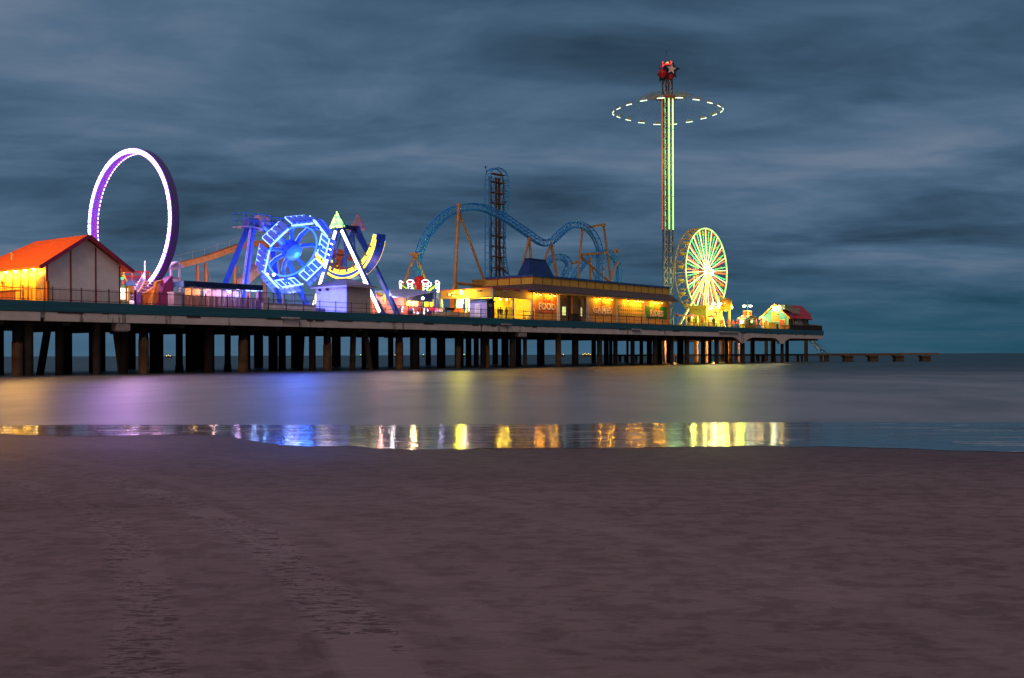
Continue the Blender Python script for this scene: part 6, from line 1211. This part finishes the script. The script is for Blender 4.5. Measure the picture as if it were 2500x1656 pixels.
for x0, x1, yt, ye, xl, lb in ((1677, 1704, 765.5, 771, (1681, 1690, 1701), 'open lit hut with a wide red roof below the left side of the wheel'), (1726, 1748, 769, 774, (1734, 1745), 'open lit hut with a small red roof beside the yellow ride house')):
    c = U((x0+x1)/2, ye, 4); u0, u1 = U(x0, ye, 4)[0], U(x1, ye, 4)[0]; hw_ = (u1-u0)/2*.62; ht = T('red_roof_hut', lb, 'hut', (c[0], 4, DECK), 'red roofed huts by the wheel'); z0 = U(x0, ye, 4)[2]; z1 = U(x0, yt, 4)[2]
    m = MB(); k4 = [(c[0]-hw_, 4-hw_*.6, z0), (c[0]+hw_, 4-hw_*.6, z0), (c[0]+hw_, 4+hw_*.6, z0), (c[0]-hw_, 4+hw_*.6, z0)]; tp = (c[0], 4, z1); m.add(k4+[tp], [(0, 1, 4), (1, 2, 4), (2, 3, 4), (3, 0, 4), (3, 2, 1, 0)]); ht.part('roof', m, P((.42, .05, .02), .5))
    for i, (dx, dy) in enumerate(((-.8, -.5), (.8, -.5), (.8, .5), (-.8, .5))): m = MB(); m.box(c[0]+dx*hw_-.08, c[0]+dx*hw_+.08, 4+dy*hw_-.08, 4+dy*hw_+.08, DECK, z0+.05); ht.part('post', m, P((.8, .6, .15), .5))
    m = MB(); m.box(c[0]-hw_*.6, c[0]+hw_*.6, 4-.4, 4+.4, DECK, DECK+1.0); m.box(c[0]-hw_*.7, c[0]+hw_*.7, 3.5, 4.5, DECK+1.001, DECK+1.08); ht.part('counter', m, P((.65, .4, .1), .5)); m = MB(); m.tube((c[0], 4, z0-.35), (c[0], 4, z0-.1), .3, 12, .1); ht.part('lamp', m, E((1, 1, .45), 4)); lamp((c[0], 3.6, z0-.6), (.95, 1, .2), 90, .2)
RO_ = P((.65, .1, .03), .45)
for i, (x, y0, v, lb) in enumerate(((1716, 768, 5, 'dark red folded parasol just left of the small red roofed hut'), (1763.5, 778, 5, 'red folded parasol at the right corner of the yellow ride house'), (1779, 776, 4, 'red folded parasol below the amber barrel, left of its post'), (1790, 781, 4, 'short red folded parasol just right of the amber barrel post'), (1801, 775, 4, 'red folded parasol left of the curved roof kiosk'), (1846.5, 779, 4, 'red folded parasol touching the right end of the curved roof kiosk'), (1858.5, 778, 3, 'red folded parasol under the left eave of the music house'), (1870, 779, 2.6, 'red folded parasol left of the yellow counter of the music house'))):
    q = U(x, y0, v); fp = T('folded_parasol', lb, 'parasol', (q[0], v, DECK), 'folded red parasols on the end terrace'); m = MB(); m.tube((q[0], v, DECK), (q[0], v, q[2]), .05, 6); m.tube((q[0], v, DECK), (q[0], v, DECK+.12), .35, 10); fp.part('pole', m, P((.5, .4, .3), .5)); m = MB(); m.lathe((q[0], v, 0), [(.32, DECK+.9), (.3, DECK+1.1), (.2, (q[2]+DECK)/2+.6), (.12, q[2]-.3), (.02, q[2])], 8); fp.part('canopy', m, RO_)
for i, (x, lb) in enumerate(((1662, 'orange'), (1708, 'amber'), (1770, 'yellow'), (1794, 'amber'), (1812, 'dark'), (1838, 'brown'), (1852, 'orange'), (1864, 'amber'))):
    pos = ['under the left leg of the wheel', 'between the two red roofed huts', 'below the amber barrel', 'right of the barrel post', 'under the bright kiosk window', 'under the dark side of the curved roof kiosk', 'between the kiosk and the music house', 'under the music house eave'][i]; u_ = uv(x, 2.2)
    tt = T('cafe_table', 'round %s cafe table with stools %s' % (lb, pos), 'table', (u_, 2.2, DECK), 'cafe tables along the terrace railing'); m = MB(); m.lathe((u_, 2.2, 0), [(.02, DECK+.75), (.5, DECK+.75), (.5, DECK+.8), (.02, DECK+.8)], 14); tt.part('table_top', m, P({'orange': (.6, .25, .04), 'amber': (.6, .4, .06), 'yellow': (.65, .55, .06), 'dark': (.1, .07, .03), 'brown': (.25, .13, .04)}[lb], .5)); m = MB(); m.tube((u_, 2.2, DECK), (u_, 2.2, DECK+.749), .05, 6); m.tube((u_, 2.2, DECK), (u_, 2.2, DECK+.06), .3, 10); tt.part('pedestal', m, P((.4, .25, .06), .5))
    for s_ in (-.9, .9): m = MB(); m.tube((u_+s_, 2.2, DECK+.44), (u_+s_, 2.2, DECK+.49), .2, 10); m.tube((u_+s_, 2.2, DECK), (u_+s_, 2.2, DECK+.439), .04, 6); tt.part('stool', m, P((.5, .2, .04), .5))
for x, xa, xb, y, ytop, v, lb in ((1749, 1742, 1757, 742, 728, 3.4, 'tall twin headed lamp post in front of the yellow ride house'), (1825, 1817, 1832, 747.5, 735.5, 5, 'twin headed lamp post rising behind the curved roof kiosk')):
    u_ = uv(x, v); lp = T('twin_lamp_post', lb, 'street lamp', (u_, v, DECK), 'twin headed lamp posts'); zt = U(x, ytop, v)[2]; zl_ = U(x, y, v)[2]; m = MB(); m.tube((u_, v, DECK), (u_, v, zl_+.5), .09, 8, .06); m.tube((u_, v, zl_+.5), (u_, v, zt), .03, 5); m.tube((u_, v, DECK), (u_, v, DECK+.3), .18, 10); lp.part('pole', m, P((.1, .16, .1), .5))
    for xx in (xa, xb): q = U(xx, y, v); m = MB(); m.tube((u_, v, zl_+.35), (q[0], v, q[2]+.15), .04, 6); ar = lp.part('arm', m, P((.1, .16, .1), .5)); m = MB(); m.ball(q, .42 if xx < 1800 else .36, 12, 6, .6); lp.part('lamp_head', m, E((.9, 1, .8), 6)); lamp((q[0], v-.5, q[2]-.4), (.95, 1, .55), 75, .3)
kk = T('curved_roof_kiosk', 'kiosk with a curved pale roof, bright serving window and orange drums on top', 'kiosk', (uv(1825, 3.5), 3.5, DECK)); k0 = uv(1820, 3); k1 = uv(1846, 3); vv0 = V(1805, 780, k0)[1]; zr0 = U(1805, 780, 4)[2]; zr1 = U(1822, 771.5, 4)[2]
m = MB(); m.box(k0, k1, 3, vv0, DECK, zr0); kk.part('body', m, P((.16, .13, .05), .5)); m = MB(); n = 8; prof = [(k0-.4+(k1-k0+.8)*i/n, zr0-.05+(zr1-zr0)*math.sin(math.pi*i/n*.92+.08)**.7) for i in range(n+1)]; m.prism([(x, z+.1) for x, z in prof]+[(x, z) for x, z in reversed(prof)], 'v', 2.7, vv0+.3); kk.part('roof', m, P((.5, .45, .36), .5))
m = MB(); m.box(k0-.08, k0-.001, 3.4, vv0-.25, DECK+1.0, zr0-.15); kk.part('serving_window', m, E((.9, 1, .6), 2.6)); m = MB(); m.box(k0-.4, k0-.08, 3.3, vv0-.1, DECK+.85, DECK+.98); m.box(k0-.1, k0-.001, 3.2, vv0-.1, DECK+.1, DECK+.8); kk.part('counter', m, P((.7, .6, .1), .5))
m = MB(); q = U(1834, 786, 2.95); m.tube((q[0], 2.9, q[2]), (q[0], 2.999, q[2]), .8, 18); pw2 = kk.part('round_window', m, P((.02, .05, .02), .3)); m = MB(); m.ball((q[0], 2.88, q[2]), .22); kk.part('green_lamp', m, E((.5, 1, .4), 4), pw2)
for x0, x1 in ((1815, 1823.5), (1826.5, 1834.5)): q = U((x0+x1)/2, 765, 4.5); m = MB(); zz0, zz1 = U(1825, 772, 4.5)[2]-.3, U(1825, 758.5, 4.5)[2]; m.lathe((q[0], 4.5, 0), [(.42, zz0), (.45, zz1-.3), (.47, zz1-.05), (.05, zz1)], 14); dr = kk.part('drum', m, P((.75, .16, .02), .45)); m = MB(); m.lathe((q[0], 4.5, 0), [(.48, zz1-.2), (.48, zz1)], 14); kk.part('drum_band', m, P((.8, .6, .4), .5), dr)
lamp((k0-1.2, 4.2, DECK+1.8), (.85, 1, .3), 110, .3); lamp((uv(1826, 3.4), 2.9, zr1+.9), (1, .5, .15), 35, .2)
# ------------------------------------------------------------------ music house at the end
mh = T('music_house', 'teal gabled house with a red roof and MUSIC board at the pier end', 'building', (uv(1945, 5), 5, DECK)); mv = 2.2
m0 = uv(1924, mv); m1 = U(1974, 790, mv)[0]; vB_ = V(1863, 790, m0)[1]; zec = (U(1926, 771, mv)[2]); vr = (mv+vB_)/2; zrg = V(1891, 743, m0-.5)[2]
TEALW = P((.12, .36, .27), .55, var=.12); RR_ = P((.5, .02, .02), .45, var=.2)
m = MB(); m.box(m0+.06, m1, mv, vB_, DECK, zec); mh.part('side_wall', m, P((.02, .13, .13), .55)); m = MB(); m.prism([(mv+.0, DECK), (vB_, DECK), (vB_, zec), (vr, zrg-.25), (mv, zec)], 'u', m0, m0+.055); mh.part('gable_wall', m, TEALW)  # light painted in: lit gable a paler teal, shaded side wall darker
sl_ = (zrg-zec)/(vr-mv); o = .7; mr = U(1956, 741, vr)[0]
m = MB(); m.slab([(m0-.6, mv-o, zec-sl_*o), (mr, mv-o+1.3, zec+sl_*(1.3-o)), (mr, vr, zrg), (m0-.6, vr, zrg)], .1); m.slab([(m0-.6, vB_+o, zec-sl_*o), (m0-.6, vr, zrg), (mr, vr, zrg), (mr, vB_-.6, zec+sl_*.6)], .1); m.slab([(m0-.6, mv-o, zec-sl_*o), (U(1983, 776, mv-o)[0], mv-o, zec-sl_*o), (mr+.5, mv-o+1.9, zec+sl_*(1.3-o)+.12), (mr-.5, mv-o+1.3, zec+sl_*(1.3-o))], .08); m.slab([(U(1983, 776, mv-o)[0], mv-o, zec-sl_*o), (U(1983, 776, mv-o)[0], vB_, zec-sl_*o), (mr+.5, vB_-.6, zec+.9), (mr+.5, mv-o+1.9, zec+sl_*(1.3-o)+.12)], .08); rf = mh.part('roof', m, RR_)
m = MB(); m.prism([(mv+1.2, zec), (vB_-1.2, zec), (vr, zrg-.1)], 'u', mr-.5, mr-.4); mh.part('end_gable', m, P((.02, .12, .11), .5))
m = MB(); m.bar((m0-.63, mv-o, zec-sl_*o), (m0-.63, vr, zrg), .08, .3); m.bar((m0-.63, vB_+o, zec-sl_*o), (m0-.63, vr, zrg), .08, .3); mh.part('barge_board', m, P((.75, .38, .06), .5), rf)
for v in (mv+.02, vB_-.02): m = MB(); m.box(m0-.06, m0-.001, v-.12, v+.12, DECK, zec); mh.part('corner_board', m, P((.75, .5, .12), .5))
def mpl(x0, x1, y0, y1): a, c = V(x0, y0, m0-.05), V(x1, y1, m0-.05); return min(a[1], c[1]), max(a[1], c[1]), c[2], a[2]
a, c, zb, zt = mpl(1883, 1901.5, 771.5, 784); m = MB(); m.box(m0-.06, m0-.001, a, c, zb, zt); w__ = mh.part('window', m, P((.7, .3, .05), .4)); m = MB(); m.box(m0-.1, m0-.061, a-.08, c+.08, zb-.1, zb); m.box(m0-.1, m0-.061, a-.08, c+.08, zt, zt+.1); m.box(m0-.1, m0-.061, (a+c)/2-.04, (a+c)/2+.04, zb, zt); mh.part('window_frame', m, P((.6, .35, .1), .5), w__)
a, c, zb, zt = mpl(1904.5, 1915, 781.5, 800); m = MB(); m.box(m0-.06, m0-.001, a, c, DECK, zt); d_ = mh.part('door', m, P((.65, .06, .02), .45)); m = MB(); m.box(m0-.09, m0-.061, a-.12, a, DECK, zt+.12); m.box(m0-.09, m0-.061, c, c+.12, DECK, zt+.12); m.box(m0-.09, m0-.061, a, c, zt, zt+.12); mh.part('door_frame', m, P((.75, .55, .2), .5), d_)
q = V(1892, 765, m0-.1); m = MB(); m.lathe((0, 0, 0), [(.02, 0), (.95, 0), (.9, .1), (.02, .12)], 20); m.v = [(m0-.001-z, q[1]+x, q[2]+y*.42) for x, y, z in m.v]; mh.part('oval_sign', m, P((.8, .45, .04), .45))
q = V(1892, 753, m0-.7); m = MB(); m.ball(q, .42, 12, 8); lm = mh.part('gable_lamp', m, E((1, 1, .85), 8)); m = MB(); m.bar((m0-.6, q[1], q[2]+.3), (m0, q[1], q[2]+.5), .07); mh.part('lamp_arm', m, IRON, lm); lamp((q[0]-.7, q[1], q[2]-.2), (.9, 1, .7), 170, .3)
q = V(1861, 773.5, m0-.5); m = MB(); m.ball(q, .22); mh.part('eave_lamp', m, E((.8, 1, .5), 4)); lamp((q[0]-.5, q[1], q[2]-.3), (1, .8, .3), 70, .2)
m = MB(); a_, c_ = U(1937, 776, mv), U(1966, 797, mv); m.box(a_[0], c_[0], mv-.07, mv-.001, DECK+.5, U(1950, 775.5, mv)[2]); bd = mh.part('music_board', m, P((.14, .075, .025), .6)); m = MB(); m.box(a_[0]-.35, a_[0], mv-.12, mv-.001, DECK, zec-.2); m.box(c_[0], c_[0]+.3, mv-.12, mv-.001, DECK, zec-.2); mh.part('board_frame', m, P((.4, .2, .05), .5), bd)
la, lc = U(1940, 786, mv)[0], U(1960, 786, mv)[0]; zz0, zz1 = U(1950, 791.5, mv)[2], U(1950, 784.5, mv)[2]; WL = P((.62, .6, .66), .5); m = MB(); text(m, 'MUSIC', la, lc, zz0, zz1, mv-.08, .06, .02); mh.part('lettering', m, WL, bd)
cx_ = (la+lc)/2; m = MB(); m.prism([(cx_-1.3, zz1+.12), (cx_+1.3, zz1+.12), (cx_+.75, zz1+.6), (cx_+.3, U(1950, 776.5, mv)[2]), (cx_-.3, U(1950, 776.5, mv)[2]), (cx_-.75, zz1+.6)], 'v', mv-.11, mv-.071); m.prism([(cx_-2.0, DECK+.55), (cx_+2.0, DECK+.55), (cx_+2.0, zz0-.12), (cx_-2.0, zz0-.12)], 'v', mv-.1, mv-.071); mh.part('board_art', m, P((.5, .48, .5), .6), bd)
m = MB(); a_, c_ = U(1918, 744, mv+.2), U(1938, 752, mv+.2); m.box(a_[0], c_[0], mv+.4, mv+2, c_[2]-.5, a_[2]); 
for k in range(5): u_ = a_[0]+(c_[0]-a_[0])*(k+.5)/5; m.box(u_-.1, u_+.1, mv+.33, mv+.399, c_[2]+.05, a_[2]-.1)
mh.part('air_unit', m, P((.3, .33, .25), .6)); m = MB(); m.prism([(U(1915, 753, mv)[0], U(1915, 753, mv)[2]), (U(1950, 752.5, mv)[0], U(1950, 752.5, mv)[2]), (U(1950, 767, mv)[0], U(1950, 767, mv)[2]), (U(1936, 765, mv)[0], U(1936, 765, mv)[2])], 'v', mv-.15, mv+.1); mh.part('roof_screen', m, P((.42, .38, .28), .6))
ct = T('bar_counter', 'long yellow boarded bar counter before the music house gable', 'counter', (uv(1885, 1.8), 1.8, DECK)); a, c = uv(1872.5, 1.8), uv(1895, 1.8); zt = U(1885, 788, 1.8)[2]; m = MB()
for k in range(14): u_ = a+(c-a)*k/14; m.box(u_, u_+(c-a)/14-.02, 1.8, 1.86, DECK, zt-.08)
ct.part('front', m, P((.75, .48, .06), .5)); m = MB(); m.box(a-.1, c+.1, 1.7, 2.6, zt-.079, zt); m.box(a, c, 1.861, 2.5, DECK, zt-.081); ct.part('top', m, P((.6, .35, .05), .5)); m = MB(); m.box(c+.12, uv(1901, 1.8), 1.8, 2.4, DECK, zt-.1); ct.part('end_cupboard', m, DARK)
gp = T('glowing_screen', 'low amber slatted screen in front of the red door of the music house', 'screen', (uv(1914, 1.5), 1.5, DECK)); a, c = uv(1903, 1.5), uv(1929, 1.5); m = MB()
for k in range(22): u_ = a+(c-a)*k/22; m.box(u_, u_+(c-a)/22*.7, 1.5, 1.54, DECK+.05, U(1914, 794, 1.5)[2])
gp.part('slats', m, P((.7, .32, .07), .5)); m = MB(); m.box(a, c, 1.541, 1.6, DECK+.9, DECK+1.0); m.box(a, c, 1.541, 1.6, DECK+.1, DECK+.2); gp.part('rail', m, P((.5, .22, .05), .5)); lamp((uv(1905, 1), .9, DECK+2.2), (1, .6, .15), 60, .2); lamp((uv(1882, 1), 1.0, DECK+1.8), (1, .7, .15), 60, .2)
for x, cc, p_ in ((1690, (.95, 1, .2), 160), (1720, (1, .9, .2), 160), (1775, (1, .6, .15), 120), (1800, (1, .55, .15), 90), (1850, (1, .55, .15), 90)): lamp((uv(x, 3), 3, DECK+2.6), cc, p_, .3, 'terrace_light')
print('LAMPS', NL[0], 'OBJ', len(bpy.data.objects))
